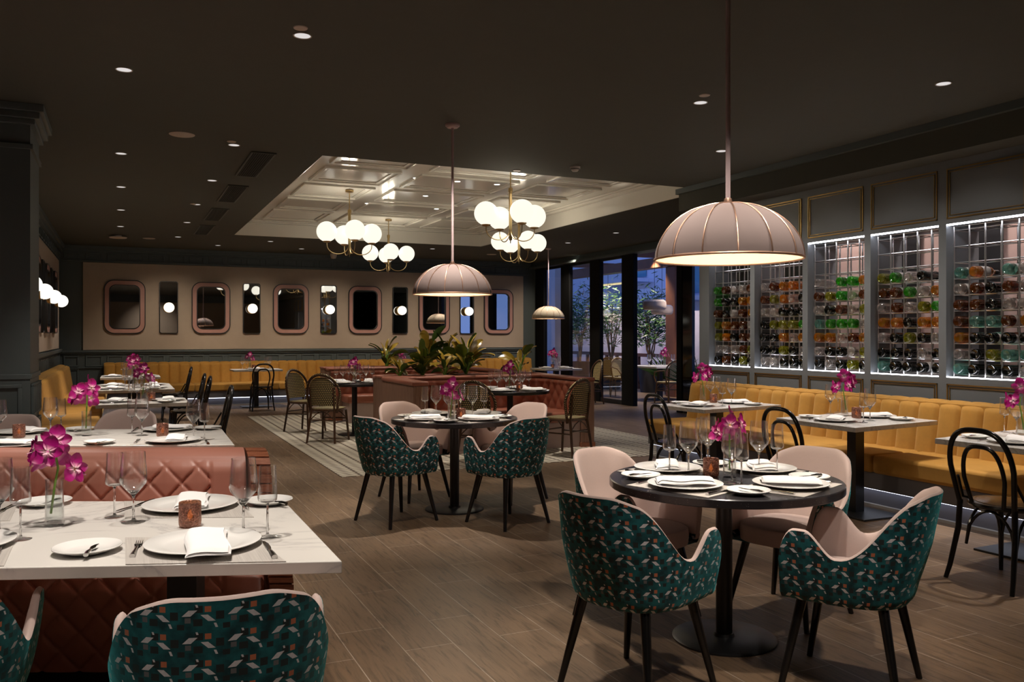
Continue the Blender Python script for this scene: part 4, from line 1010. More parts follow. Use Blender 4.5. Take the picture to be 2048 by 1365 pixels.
quad_table(QR['R3'], 'nearest grey marble table by the wine wall, cut by the right edge', 'greymarble')
KB = (2.45, 17.62); KC = (5.6, 17.62)
quad_table([(1.98, 17.3), (2.92, 17.3), (2.92, 17.95), (1.98, 17.95)], 'marble table at the back wall banquette right of the alcove')
quad_table([(5.0, 17.3), (6.1, 17.3), (6.1, 17.95), (5.0, 17.95)], 'marble table at the back wall behind the planters')
KW = c2w((1112 - 1024) / F * 17.5, 17.5)
quad_table([(KW[0] - .42, KW[1] - .35), (KW[0] + .42, KW[1] - .35), (KW[0] + .42, KW[1] + .35), (KW[0] - .42, KW[1] + .35)], 'marble table in the far window corner')
pr.get((KW[0] - .75, KW[1] + .05, 0), R(-95), 'rattan chair left of the window corner table', 'chair', 'woven rattan bistro chairs')
pr.get((KW[0] + .72, KW[1] - .1, 0), R(85), 'rattan chair right of the window corner table', 'chair', 'woven rattan bistro chairs')

# ================================================================== TABLEWARE
def mk_plate(rad):
    def f():
        return MB().lathe([(0, .004), (rad * .55, .004), (rad * .60, .006), (rad * .97, .019), (rad, .019), (rad, .016), (rad * .62, .001), (rad * .5, 0), (0, 0)][::-1] if False else
                          [(0, 0), (rad * .58, 0), (rad * .66, .003), (rad, .0165), (rad * 1.004, .019), (rad * .985, .0205), (rad * .68, .008), (rad * .60, .0055), (0, .005)], 56, caps=False).build('dinner_plate' if rad > .12 else 'bread_plate', 'porcelain')
    return f
pP, pB = Proto(mk_plate(.165)), Proto(mk_plate(.092))
def mk_napkin():
    r = None; m = MB(); L, Wn = .255, .118
    def top(u, v):
        x = (u - .5) * Wn; y = (v - .5) * L; e = min(u, 1 - u) * 14; e = min(1, e) ** .5; f = min(1, min(v, 1 - v) * 20) ** .5
        z = .0225 + .012 * e * f + .0035 * sin(v * 9 + 1) * (u) + .004 * sin(u * 5)
        if v < .06: z -= .004
        return (x + .004 * sin(v * 7), y, z)
    def bo(u, v):
        p = top(u, v); return (p[0], p[1], .0215)
    m.grid(top, 16, 26); m.grid(bo, 16, 26, flip=True)
    def fold(u, v):
        p = top(u * .92, v * .97 + .01); return (p[0] + .002, p[1], p[2] + .0035)
    m.grid(fold, 14, 24); return m.build('folded_napkin', 'linen', ang=80)
pN = Proto(mk_napkin)
def mk_fork():
    m = MB(); L = .19
    m.tube([(0, -.09, .004), (0, -.06, .005), (0, -.01, .006), (0, .03, .006)], [.0065, .0055, .0032, .003], 10, ell=1.4)
    m.grid(lambda u, v: ((u - .5) * .022 * (1 - .35 * (1 - v)), .03 + v * .022, .006 - .003 * sin(pi * v) + .002 * (2 * u - 1) ** 2), 6, 4)
    m.grid(lambda u, v: ((u - .5) * .022 * (1 - .35 * (1 - v)), .03 + v * .022, .0045 - .003 * sin(pi * v) + .002 * (2 * u - 1) ** 2), 6, 4, flip=True)
    for i in range(4): m.tube([(-.0092 + i * .0061, .05, .0055), (-.0092 + i * .0061, .075, .0035), (-.0092 + i * .0061, .098, .008)], [.0018, .0016, .0009], 6)
    return m.build('fork', 'steel', ang=60)
def mk_knife():
    m = MB(); m.tube([(0, -.11, .005), (0, -.08, .006), (0, -.03, .0055), (0, -.01, .004)], [.0068, .006, .0042, .003], 10, ell=1.4)
    m.prism([(-.006, -.012), (.005, -.012), (.009, .02), (.009, .07), (.004, .10), (-.003, .11), (-.006, .09)], .003, .0048); return m.build('table_knife', 'steel', ang=40)
def mk_bknife():
    m = MB(); m.tube([(0, -.075, .004), (0, -.05, .006), (0, -.01, .005)], [.006, .006, .003], 10, ell=1.3)
    m.prism([(-.004, -.012), (.004, -.012), (.010, .015), (.009, .035), (.012, .062), (.002, .052), (-.006, .03)], .003, .005); return m.build('butter_knife', 'steel', ang=40)
pF, pK, pBK = Proto(mk_fork), Proto(mk_knife), Proto(mk_bknife)
pM = Proto(lambda: MB().box(-.21, -.15, 0, .21, .15, .0022).build('placemat', 'mat'))
def goblet(name, prof_out, t=.0012):
    def f():
        o = MB().lathe(prof_out, 40, caps=False).build(name, 'glass', ang=70); o.data.materials.append(MT['crystal'])
        zt_ = .114 if name[:4] == 'wine' else .1215
        for p in o.data.polygons:
            if max(o.data.vertices[i].co.z for i in p.vertices) < zt_ and min(o.data.vertices[i].co.z for i in p.vertices) > .0085 * (1 if name[:4] == 'wine' else .9): p.material_index = 1
        return o
    return f
wine = [(0, 0), (.040, .0), (.041, .002), (.030, .004), (.008, .009), (.0042, .018), (.0038, .085), (.006, .096), (.020, .112), (.043, .140), (.0475, .156), (.047, .170), (.0405, .240), (.0395, .252), (.0385, .252), (.0395, .240), (.0455, .170), (.046, .157), (.041, .141), (.018, .115), (.003, .104), (0, .104)]
small = [(0, 0), (.033, .0), (.034, .002), (.024, .004), (.007, .008), (.0036, .017), (.0034, .105), (.006, .114), (.022, .118), (.0305, .124), (.032, .134), (.030, .180), (.0275, .238), (.0265, .238), (.029, .180), (.0308, .134), (.029, .126), (.020, .121), (0, .121)]
pW, pS = Proto(goblet('wine_glass', wine)), Proto(goblet('water_glass', small))
def mk_votive():
    r = empty('votive_candle'); MB().lathe([(0, 0), (.030, 0), (.037, .008), (.038, .02), (.0375, .085), (.036, .088), (.033, .085), (.034, .02), (.030, .008), (0, .007)], 36, caps=False).build('holder', 'votive', r)
    MB().lathe([(0, .008), (.019, .008), (.019, .022), (0, .022)], 20, caps=False).build('wax', 'porcelain', r)
    MB().lathe([(.0005, .024), (.008, .032), (.0095, .040), (.005, .052), (.0005, .064)], 14, caps=False).build('flame', 'flame', r); return r
pV = Proto(mk_votive)
def mk_vase():
    r = empty('glass_vase'); MB().lathe([(0, 0), (.030, 0), (.032, .004), (.031, .03), (.029, .10), (.030, .165), (.0285, .165), (.0275, .10), (.029, .03), (.026, .016), (0, .016)], 36, caps=False).build('glass_body', 'glass', r)
    MB().lathe([(0, .017), (.0275, .022), (.0268, .10), (.0272, .125), (0, .125)], 28, caps=False).build('water', 'water', r); return r
pVa = Proto(mk_vase)
def mk_orchid(seed=1, n=6):
    rnd = random.Random(seed); r = empty('orchid_sprig')
    MB().tube([(-.008, -.003, .03), (.0, 0, .10), (.008, .003, .15), (.004, 0, .18)], .0032, 8).build('stem', 'stem', r)
    for i in range(n):
        a = 2 * pi * i / n + rnd.uniform(-.3, .3); z = .148 + .075 * (i / n) + rnd.uniform(-.012, .012); rr = .044 * (1 - .35 * i / n) + .012
        if i == n - 1: rr = .008; z = .225
        c = Vector((rr * cos(a), rr * sin(a), z)); nrm = Vector((cos(a) * .9, sin(a) * .9 - .25, rnd.uniform(-.05, .5))).normalized()
        q = nrm.to_track_quat('Z', 'Y').to_matrix(); m = MB()
        for k in range(5):
            b = 2 * pi * k / 5 + rnd.uniform(-.12, .12); L = .040 if k % 2 else .036; wd = (.020 if k % 2 else .0145)
            def pf(u, v, b=b, L=L, wd=wd):
                w_ = wd * sin(pi * min(1, .06 + .92 * v)) ** .6 * (u - .5) * 2; l = .004 + L * v; zz = .010 * v * v - .008 * v + .004 * abs(u - .5) * 2
                p = q @ Vector((l * cos(b) - w_ * sin(b), l * sin(b) + w_ * cos(b), zz)); return tuple(p + c)
            m.grid(pf, 6, 7, lambda u, v: (v, u))
        def lip(u, v):
            w_ = .006 * sin(pi * (.15 + .8 * v)) * (u - .5) * 2; p = q @ Vector((w_, -.002 - .012 * v, .004 + .012 * sin(pi * v * .8))); return tuple(p + c)
        m.grid(lip, 4, 5, lambda u, v: (.05 + .1 * v, u)); m.build('flower', 'petal', r, ang=80)
    return r
pOs = [Proto(lambda k=k: mk_orchid(k + 1, 5 + k)) for k in range(3)]

ITEM = {'plate': (pP, 'white dinner plate', 'plate', 'dinner plates'), 'mat': (pM, 'grey woven placemat', 'placemat', 'grey placemats'), 'napkin': (pN, 'folded white napkin', 'napkin', 'folded napkins'),
        'fork': (pF, 'steel fork', 'fork', 'forks'), 'knife': (pK, 'steel table knife', 'knife', 'table knives'), 'bread': (pB, 'small white bread plate', 'plate', 'bread plates'),
        'bk': (pBK, 'butter knife', 'knife', 'butter knives'), 'wine': (pW, 'wide wine glass', 'glass', 'wine glasses'), 'small': (pS, 'slim tapered glass', 'glass', 'slim glasses')}
def put(kind, x, y, z, rz, where, on=''):
    P, t, c, g = ITEM[kind]; o = P.get((x, y, z), rz, '%s%s %s' % (t, on, where), c, g); return o
_rnd = random.Random(4)
def setting(cx, cy, rz, seat, tp, zt=ZT, mat=True, nap=None, glasses=True, bread=(-.26, .03), gw=(.13, .20), gs=(.21, .15), cut=True, which=None):
    c_, s_ = cos(rz), sin(rz)
    def L(x, y): return (cx + x * c_ - y * s_, cy + x * s_ + y * c_)
    wh = 'at the %s place of the %s' % (seat, tp); z0 = zt
    if mat: put('mat', cx, cy, zt + .0003, rz, wh); z0 = zt + .003
    if cut:
        put('fork', *L(-.185, -.01), z0, rz + _rnd.uniform(-.06, .06), wh); put('knife', *L(.185, .0), z0, rz + _rnd.uniform(-.06, .06), wh)
    put('plate', cx, cy, z0, rz, wh)
    put('napkin', cx, cy, z0, rz + (nap if nap is not None else _rnd.uniform(-.2, .2)), wh)
    if bread:
        x, y = L(*bread); put('bread', x, y, z0 if mat and abs(bread[0]) < .28 else zt + .001, rz, wh); put('bk', x, y, zt + .014, rz + _rnd.uniform(-.5, .3), wh)
    if glasses:
        put('wine', *L(*gw), zt + .001, 0, wh); put('small', *L(*gs), zt + .001, 0, wh)
def vase_at(x, y, tp, k=0, sc_=1, zt=ZT, rz=0):
    pVa.get((x, y, zt), 0, 'clear glass vase with orchids on the %s' % tp, 'vase', 'glass bud vases')
    pOs[k].get((x, y, zt + .004), rz, 'magenta orchid sprig in the vase on the %s' % tp, 'flower', 'magenta orchids', (sc_ * 1.32,) * 3)
def votive_at(x, y, tp, zt=ZT, extra=''): pV.get((x, y, zt), 0, 'copper mosaic glass candle %son the %s' % (extra, tp), 'candle', 'mosaic glass candles')

# --- near marble table (surveyed positions)
t = 'near marble table'; A = R(-22.5)
def sheared_mat(pts, lb):
    m = MB(); p = [W(a, b, ZT) for a, b in pts]; cx = sum(q[0] for q in p) / 4; cy = sum(q[1] for q in p) / 4
    m.prism([(q[0] - cx, q[1] - cy) for q in p], 0, .0022); o = m.build('placemat', 'mat', loc=(cx, cy, ZT + .0003)); o.data.transform(Matrix()); tag(o, lb, 'placemat', 'grey placemats'); return o
sheared_mat([(251, 1131), (572, 1125), (506, 1076), (250, 1077)], 'grey woven placemat under the near right place of the near marble table')
sheared_mat([(250, 1038), (508, 1036), (470, 1004), (248, 1004)], 'grey woven placemat under the far right place of the near marble table')
sheared_mat([(-170, 1135), (8, 1134), (30, 1084), (-130, 1085)], 'grey woven placemat at the near left place of the near marble table')
sheared_mat([(-160, 1047), (20, 1043), (36, 1008), (-120, 1010)], 'grey woven placemat at the far left place of the near marble table')
def atp(kind, px, py, rz, wh, z=ZT + .003, sc_=None):
    x, y = W(px, py, z); o = put(kind, x, y, z, rz, wh)
    if sc_: o.scale = (sc_, sc_, 1)
    return o
nr_, fr_, nl_, fl_ = ['at the %s place of the %s' % (q, t) for q in ('near right', 'far right', 'near left', 'far left')]
atp('plate', 407, 1092, A, nr_, sc_=1.07); o = atp('napkin', 414, 1100, R(-4), nr_); o.scale = (1.08, 1.3, 1); atp('fork', 272, 1101, -TH + R(17), nr_); atp('knife', 538, 1101, R(0), nr_)
atp('bread', 175, 1104, A, nr_, ZT + .001, 1.08); atp('bk', 182, 1101, R(-9), nr_, ZT + .014)
atp('plate', 381, 1015, A, fr_, sc_=1.07); atp('napkin', 384, 1014, R(-8), fr_); atp('knife', 271, 1014, R(140), fr_); atp('fork', 487, 1012, R(180), fr_)
atp('bread', 538, 1008, A, fr_, ZT + .001, 1.0); atp('bk', 545, 1006, R(35), fr_, ZT + .014)
atp('fork', 15, 1018, R(165), fl_); atp('bread', 90, 1010, A, fl_, ZT + .001, 1.05); atp('bk', 96, 1008, R(150), fl_, ZT + .014)
atp('plate', -95, 1096, A, nl_, sc_=1.07); atp('knife', 2, 1098, R(0), nl_)
for k, px, py, wh in (('wine', 267, 1046, 'left of candle, larger, on the near marble table'), ('small', 229, 1036, 'left of candle, slimmer, on the near marble table'), ('wine', 487, 1066, 'right of candle, larger, on the near marble table'),
                      ('small', 535, 1076, 'right of candle, slimmer, on the near marble table'), ('small', 41, 1081, 'left of the orchid vase on the near marble table'), ('wine', -2, 1068, 'at the left photo edge on the near marble table')):
    x, y = W(px, py, ZT); put(k, x, y, ZT + .001, 0, wh)
x, y = W(380, 1054, ZT); votive_at(x, y, t); x, y = W(109, 1052, ZT); vase_at(x, y, t, 2, 1.0, rz=R(-20))

# --- marble table behind the pink booth
t = 'marble table behind pink booth'
nr_, fr_, nl_, fl_ = ['at the %s place of the %s' % (q, t) for q in ('near right', 'far right', 'near left', 'far left')]
atp('mat', 347, 884, A, nr_, ZT + .0003); atp('plate', 346, 884, A, nr_); atp('napkin', 352, 884, R(-8), nr_); atp('bread', 199, 888, A, nr_, ZT + .001); atp('bk', 202, 886, R(-20), nr_, ZT + .014); atp('fork', 274, 884, R(-8), nr_); atp('knife', 413, 885, R(0), nr_)
atp('mat', 337, 861, A, fr_, ZT + .0003); atp('plate', 335, 861, A, fr_); atp('napkin', 345, 860, R(60), fr_); atp('bread', 416, 859, A, fr_, ZT + .001); atp('bk', 420, 858, R(60), fr_, ZT + .014); atp('knife', 270, 861, R(170), fr_)
atp('mat', 30, 893, A, nl_, ZT + .0003); atp('plate', 28, 893, A, nl_); atp('napkin', 25, 892, R(60), nl_)
atp('mat', 42, 867, A, fl_, ZT + .0003); atp('plate', 38, 867, A, fl_); atp('napkin', 62, 866, R(30), fl_); atp('bread', 160, 861, A, fl_, ZT + .001); atp('bk', 161, 860, R(-30), fl_, ZT + .014)
for k, px, py, wh in (('small', 264, 868, 'slimmer, in the middle of the'), ('wine', 284, 872, 'larger, in the middle of the'), ('wine', 387, 877, 'larger, right side of the'), ('small', 409, 881, 'slimmer, right side of the'),
                      ('wine', 101, 870, 'larger, left side of the'), ('small', 122, 868, 'slimmer, left side of the'), ('wine', -2, 878, 'cut by the left photo edge on the')):
    x, y = W(px, py, ZT); put(k, x, y, ZT + .001, 0, wh + ' ' + t)
x, y = W(325, 874, ZT); votive_at(x, y, t, extra='at right '); x, y = W(38, 876, ZT); votive_at(x, y, t, extra='at left '); x, y = W(173, 872, ZT); vase_at(x, y, t, 1, 1.15, rz=1)

# --- foreground round table
t = 'foreground round table'
Fw = lambda phi: -TH - R(phi)
for phi, seat in ((45, 'front left'), (-48, 'front right'), (137, 'back left'), (-132, 'back right')):
    rz = Fw(phi); cx, cy = T1[0] + .325 * sin(rz), T1[1] - .325 * cos(rz)
    setting(cx, cy, rz, seat, t, nap={45: -.85, -48: .55, 137: -.9, -132: .7}[phi], glasses=False, bread=(-.285, .06))
for k, px, py, wh in (('small', 1339, 950, 'slimmer leftmost glass'), ('wine', 1377, 948, 'second glass from left'), ('small', 1403, 928, 'thin stem behind the second glass'), ('wine', 1416, 932, 'third glass from left, above the candle'),
                      ('wine', 1464, 967, 'in front of the vase'), ('small', 1483, 973, 'slimmer, in front right of the vase'), ('wine', 1518, 946, 'second glass from right'), ('small', 1554, 947, 'slimmer rightmost glass')):
    x, y = W(px, py, ZT); put(k, x, y, ZT + .001, 0, wh + ' on the ' + t)
x, y = W(1422, 954, ZT); votive_at(x, y, t); x, y = W(1459, 955, ZT); vase_at(x, y, t, 2, .95, rz=R(30))
# --- second round table
t = 'second round table'
for phi, seat in ((45, 'front left'), (-42, 'front right'), (137, 'back left'), (-135, 'back right')):
    rz = Fw(phi); cx, cy = T2[0] + .31 * sin(rz), T2[1] - .31 * cos(rz)
    setting(cx, cy, rz, seat, t, nap=_rnd.uniform(-.9, .9), glasses=False, bread=(-.285, .06))
for k, px, py, wh in (('small', 850, 831, 'slimmer leftmost glass'), ('wine', 872, 832, 'second glass from left'), ('wine', 898, 836, 'glass left of the vase'), ('small', 908, 841, 'slimmer glass in front of the vase'),
                      ('wine', 921, 827, 'glass behind the vase'), ('wine', 945, 832, 'second glass from right'), ('small', 968, 832, 'slimmer rightmost glass')):
    x, y = W(px, py, ZT); put(k, x, y, ZT + .001, 0, wh + ' on the ' + t)
x, y = W(922, 839, ZT); votive_at(x, y, t); x, y = W(903, 845, ZT); vase_at(x, y, t, 0, 1.0)
# --- wine wall tables
for key, t, gl, vz, cn in (('R3', 'nearest wine wall table', [('small', 2009, 865), ('wine', 2033, 868)], (2043, 874), None),
                           ('R2', 'middle wine wall table', [('wine', 1661, 828), ('small', 1676, 826), ('small', 1727, 846), ('wine', 1740, 842)], (1689, 832), (1713, 837)),
                           ('R1', 'farthest wine wall table', [('wine', 1421, 802), ('small', 1437, 800), ('small', 1445, 813), ('wine', 1463, 809)], (1406, 802), (1427, 806))):
    q = QR[key]; cx, cy = sum(p[0] for p in q) / 4, sum(p[1] for p in q) / 4; ux, uy = (q[2][0] - q[1][0]), (q[2][1] - q[1][1]); a = math.atan2(uy, ux)
    setting(cx - .27 * cos(a), cy - .27 * sin(a) - .02, a - pi / 2, 'chair side', t, glasses=False, mat=False, bread=(-.275, .04), nap=.5)
    setting(cx + .27 * cos(a), cy + .27 * sin(a) + .02, a + pi / 2, 'banquette side', t, glasses=False, mat=False, bread=(-.275, .04), nap=-.4)
    for i, (k, px, py) in enumerate(gl):
        x, y = W(px, py, ZT); put(k, x, y, ZT + .001, 0, '%s from the left on the %s' % (('first', 'second', 'third', 'fourth')[i], t))
    x, y = W(*vz, ZT); vase_at(x, y, t, 1, 1.1, rz=2)
    if cn: x, y = W(*cn, ZT); votive_at(x, y, t)
# --- left banquette tables
def pair(cx, cy, t, ex='', off=.25):
    setting(cx - off, cy, R(-90), (ex + ' banquette side').strip(), t, mat=False, nap=1.4); setting(cx + off, cy, R(90), (ex + ' chair side').strip(), t, mat=False, nap=1.5)
t = 'nearest left banquette table'; pair(L3[0], L3[1], t); vase_at(L3[0] + .02, L3[1] + .2, t, 0, 1.1); votive_at(L3[0] + .09, L3[1] + .03, t)
t = 'middle left banquette table'; pair(L4[0], 11.8, t, 'near'); pair(L4[0], 12.55, t, 'far'); vase_at(L4[0] + .03, 12.18, t, 1, 1.2)
t = 'farthest left banquette table'; pair(L5[0], L5[1], t); vase_at(L5[0] + .05, L5[1] + .05, t, 2, 1.1)
for (c, t) in ((KB, 'back wall table'), (KC, 'table behind the planters')):
    setting(c[0] - .02, c[1] - .15, 0, 'chair side', t, mat=False, gw=(-.25, .1), gs=(-.17, .16), bread=None); setting(c[0] + .02, c[1] + .15, pi, 'banquette side', t, mat=False, gw=(-.25, .1), gs=(-.17, .16), bread=None)
    vase_at(c[0] - .12, c[1], t, 0, 1.0); votive_at(c[0] - .04, c[1] + .02, t)
t = 'window corner table'; pair(KW[0], KW[1], t, off=.2); vase_at(KW[0], KW[1] + .12, t, 1, 1.2); votive_at(KW[0] - .08, KW[1], t)
# --- leather booth tables
for (c, t, k) in ((TA, 'right leather booth table', 0), (TB, 'left leather booth table', 1)):
    for phi, seat in ((20, 'front left'), (-70, 'front right'), (110, 'back left'), (-160, 'back right')):
        rz = Fw(phi); cx, cy = c[0] + .30 * sin(rz), c[1] - .30 * cos(rz); setting(cx, cy, rz, seat, t, mat=False, bread=None, cut=(seat[:5] == 'front'), gw=(.10, .17), gs=(.20, .12))
    vase_at(c[0] + .01, c[1] + .03, t, k, 1.05); votive_at(c[0] + .09, c[1] - .08, t)

# ================================================================== WINE RACKS AND BOTTLES
BN = ('leftmost', 'second', 'third', 'fourth', 'fifth', 'sixth', 'seventh', 'eighth')
RN = ('bottom', 'second', 'third', 'fourth', 'fifth', 'sixth', 'seventh')
CN = ('first', 'second', 'third', 'fourth', 'fifth')
FX, RD = XW + .10, .20
def mk_rack():
    r = empty('wine_rack')    # local y 0.. .75 along the bay, x into the wall, z from ledge
    hgt = ZB1 - ZB0; ny = 5; st = .15; dz = hgt / 9.45
    for i in range(6):
        y = i * st
        for x in (0, RD): MB().lathe([(.0078, 0), (.0078, hgt - .03)], 10, (x, y, .0)).build('post', 'chrome', r)
    for k in range(1, 10):
        z = k * dz; m = MB()
        for x in (0, RD): m.tube([(x, 0, z), (x, .75, z)], .0045, 6)
        for i in range(6): m.tube([(0, i * st, z), (RD, i * st, z)], .004, 6)
        m.build('shelf_rails', 'chrome', r)
    for x in (0, RD):
        for z in (.012, hgt - .03): MB().tube([(x, 0, z), (x, .75, z)], .0045, 6).build('end_rail', 'chrome', r)
    return r
prk = Proto(mk_rack); dzr = (ZB1 - ZB0) / 9.45
bprof = [(0, .012), (.018, .008), (.030, 0), (.036, .004), (.0375, .02), (.0375, .185), (.034, .205), (.020, .235), (.0145, .25), (.0135, .295), (.015, .297), (.015, .308), (0, .308)]
BPROTO = {}
def mk_bottle(cn_, lab):
    def f():
        o = MB().lathe(bprof, 24, ax='x', caps=False).build('wine_bottle', BOT[cn_], ang=60)
        MB().lathe([(.014, .262), (.0155, .264), (.0158, .309), (0, .31)], 14, ax='x', caps=False).build('foil_capsule', 'black' if cn_ != 'clear' else 'smokewhite', o)
        if lab: MB().lathe([(.0379, .07), (.0379, .165)], 24, ax='x', caps=False).build('paper_label', 'label', o)
        return o
    return f
for k in range(5):
    y0, y1 = bays[k]
    prk.get((FX, y0 + .0, ZB0 + .012), 0, '%s chrome wine rack bay counted from the left' % BN[k], 'wine rack', 'chrome wine racks')
    MB_ = empty('bay_light', (XW, (y0 + y1) / 2, 0)); tag(MB_, 'cool white light strips edging the %s wine bay from the left' % BN[k], 'led light', 'led strips of the wine bays')
    h_ = (y1 - y0) / 2
    MB().box(.004, -h_ + .003, ZB1 - .014, .020, h_ - .003, ZB1 - .001).build('upper_strip', 'led', MB_); MB().box(.004, -h_ + .003, ZB0 + .001, .018, h_ - .003, ZB0 + .010).build('lower_strip', 'led', MB_)
    
    rb = random.Random(100 + k)
    for row in range(7):
        for c in range(5):
            if row == 6 and rb.random() < .12: continue
            wts = [('black', 9 if row < 3 else 3), ('clear', 5), ('amber', 1 if row < 2 else 4), ('brown', 3), ('olive', 2), ('green', 2 if row > 2 else 0), ('aqua', 4 if k == 4 else 1)]
            tot = sum(q for _, q in wts); u = rb.random() * tot
            for cn_, q in wts:
                u -= q
                if u <= 0: break
            lab = rb.random() < .3; key = (cn_, lab)
            if key not in BPROTO: BPROTO[key] = Proto(mk_bottle(cn_, lab))
            z = ZB0 + .012 + row * dzr + .053; 
            if row == 0: z = ZB0 + .012 + .066
            y = y1 - .075 - c * .15 + rb.uniform(-.008, .008)
            adj = {'black': 'near black', 'clear': 'clear', 'amber': 'amber', 'brown': 'brown', 'olive': 'olive', 'green': 'bright green', 'aqua': 'aqua'}[cn_]
            BPROTO[key].get((FX - .05 + rb.uniform(-.012, .012), y, z), 0, '%s bottle in the %s row up, %s cell from left, %s wine bay' % (adj, RN[row], CN[c], BN[k]) if row else '%s bottle in the bottom row, %s cell from left, %s wine bay' % (adj, CN[c], BN[k]), 'bottle', 'bottles in the wine wall', (1, 1.25, 1.25))
            BPROTO[key].o  # keep

# ================================================================== OUTSIDE
struct(MB().box(9.4, -3, -.1, 40, 60, -.005).build('ground_terrace', 'patio'))
struct(MB().box(15.2, 5, 0, 15.4, 45, 2.15).build('wall_garden', 'gwall'))
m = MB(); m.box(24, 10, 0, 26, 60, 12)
bd = empty('apartment_building', (0, 0, 0)); tag(bd, 'pale blue rendered building across the garden at dusk', 'building')
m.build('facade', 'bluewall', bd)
for y0, z0, y1, z1 in ((36, 2.9, 39, 3.7), (36, 4.4, 39, 5.2), (20, 2.6, 22, 4.4), (26, 3.6, 28, 5.2), (31.5, 3.4, 33, 4.8), (16, 2.8, 17.6, 4.8)):
    MB().box(23.93, y0, z0, 23.98, y1, z1).build('window', 'skywin', bd)
for y0, z0 in ((35.4, 2.6), (35.4, 4.1), (19, 2.4), (24.5, 3.2), (14.5, 2.5), (30.5, 3.0)):
    m = MB(); m.box(22.6, y0, z0, 24, y0 + 4.4, z0 + .18); m.box(22.6, y0, z0 + .18, 22.7, y0 + 4.4, z0 + .65); m.build('balcony', 'bluewall', bd)
MB().box(22.72, 36.0, 4.0, 22.8, 38.4, 4.08).build('lit_strip', 'litwin', bd); MB().box(23.9, 37, 4.45, 23.93, 37.5, 5.2).build('lit_window', 'litwin', bd)
def pcol(px0, px1, x, name, mat, z1, dx=.2):
    y1, y0 = yX(px0, x), yX(px1, x); return MB().box(x, min(y0, y1), 0, x + dx, max(y0, y1), z1).build(name, mat, bevel=.01)
tag(pcol(1091, 1110, 10.6, 'white_pillar', 'gwall', 3.6), 'white square pillar outside the far window', 'pillar')
tag(pcol(1331, 1350, 11.6, 'pergola_post', 'cedar', 3.04), 'thick reddish timber pergola post outside the open doors', 'post')
r = empty('pergola', (0, 0, 0)); tag(r, 'reddish timber pergola beams above the terrace', 'pergola')
MB().box(11.55, yX(1350, 11.6) - .2, 3.05, 11.85, 30, 3.28).build('long_beam', 'cedar', r)
for x_, p_, z_ in ((10.5, 1309, 1.98 + 1.6 * .82), (11.1, 1324, 1.90 + 1.6 * .8), (13.0, 1216, 3.4)): MB().box(9.7, yX(p_, x_) - .05, z_ - .005, 13.2, yX(p_, x_) + .05, z_ + .15).build('cross_beam', 'cedar', r)
r = empty('terrace_railing', (12.6, 0, 0)); tag(r, 'low reddish timber railing along the terrace', 'railing')
ya, yb = yX(1352, 12.6), 30.0; MB().box(-.04, ya, .86, .04, yb, .95).build('top_rail', 'cedar', r); MB().box(-.02, ya, .15, .02, yb, .2).build('bottom_rail', 'cedar', r)
for i in range(int((yb - ya) / .55) + 1): MB().box(-.035, ya + i * .55, 0, .035, ya + i * .55 + .08, .86).build('post', 'cedar', r)
def oleander(px, X, lb, seed, hgt=2.6, sp=.8, n=900):
    rnd = random.Random(seed); y = yX(px, X); r = empty('potted_oleander', (X, y, 0)); tag(r, lb, 'tree', 'potted trees on the terrace')
    MB().lathe([(.24, 0), (.30, .6), (.31, .68), (.27, .68), (.25, .6)], 24).build('pot', 'pot', r)
    tips = []
    for i in range(7):
        a = rnd.uniform(0, 2 * pi); q = rnd.uniform(.15, .45) * sp; pts = []
        for k in range(7):
            t_ = k / 6; pts.append((cos(a) * q * t_ ** 1.3 + rnd.uniform(-.03, .03), sin(a) * q * t_ ** 1.3 + rnd.uniform(-.03, .03), .6 + t_ * hgt * .62))
        MB().tube(pts, [.024 * (1 - .75 * k / 6) for k in range(7)], 7).build('trunk', 'bark', r); tips.append(pts[3:])
    m = MB()
    for i in range(n):
        tp_ = rnd.choice(rnd.choice(tips)); th_ = rnd.uniform(0, 2 * pi); rr = sp * .62 * rnd.random() ** .6; z = tp_[2] + rnd.gauss(.1, .28)
        if z < 1.15: z = 1.15 + rnd.random() * .8
        c = Vector((tp_[0] + rr * cos(th_), tp_[1] + rr * sin(th_), z)); d = Vector((rnd.gauss(0, .6) + cos(th_) * .5, rnd.gauss(0, .6) + sin(th_) * .5, rnd.uniform(-.3, 1))).normalized()
        s_ = d.orthogonal().normalized() * .019; L = rnd.uniform(.14, .25); m.add([c, c + d * L * .5 + s_, c + d * L, c + d * L * .5 - s_], [(0, 1, 2, 3)])
    m.build('foliage', 'leafgreen', r, smooth=False)
oleander(1160, 12.0, 'slender potted tree seen through the second window', 1)
oleander(1222, 11.9, 'potted tree seen through the tilted glass door leaf', 2)
oleander(1300, 12.1, 'bushy potted tree beyond the open doors', 3, 2.3, .8, 1500)
oleander(1125, 13.8, 'dark leafy tree partly hidden by the first window post', 4, 2.6, .9)
def spiky(px, X, lb, seed):
    rnd = random.Random(seed); y = yX(px, X); r = empty('spiky_plant', (X, y, 0)); tag(r, lb, 'plant', 'spiky plants on the terrace'); m = MB()
    for i in range(150):
        a = rnd.uniform(0, 2 * pi); le = rnd.uniform(.1, 1.1); L = rnd.uniform(.5, 1.0); p = Vector((cos(a) * .04, sin(a) * .04, .3)); dd = Vector((cos(a) * sin(le), sin(a) * sin(le), cos(le)))
        s_ = Vector((-sin(a), cos(a), 0)) * .012; m.add([p - s_, p + s_, p + dd * L * .6 + s_ * .7, p + dd * L + Vector((0, 0, -.08)), p + dd * L * .6 - s_ * .7], [(0, 1, 2, 3, 4)])
    m.build('blades', 'leafgreen', r, smooth=False); MB().lathe([(.18, 0), (.22, .35), (.19, .35)], 20).build('pot', 'pot', r)
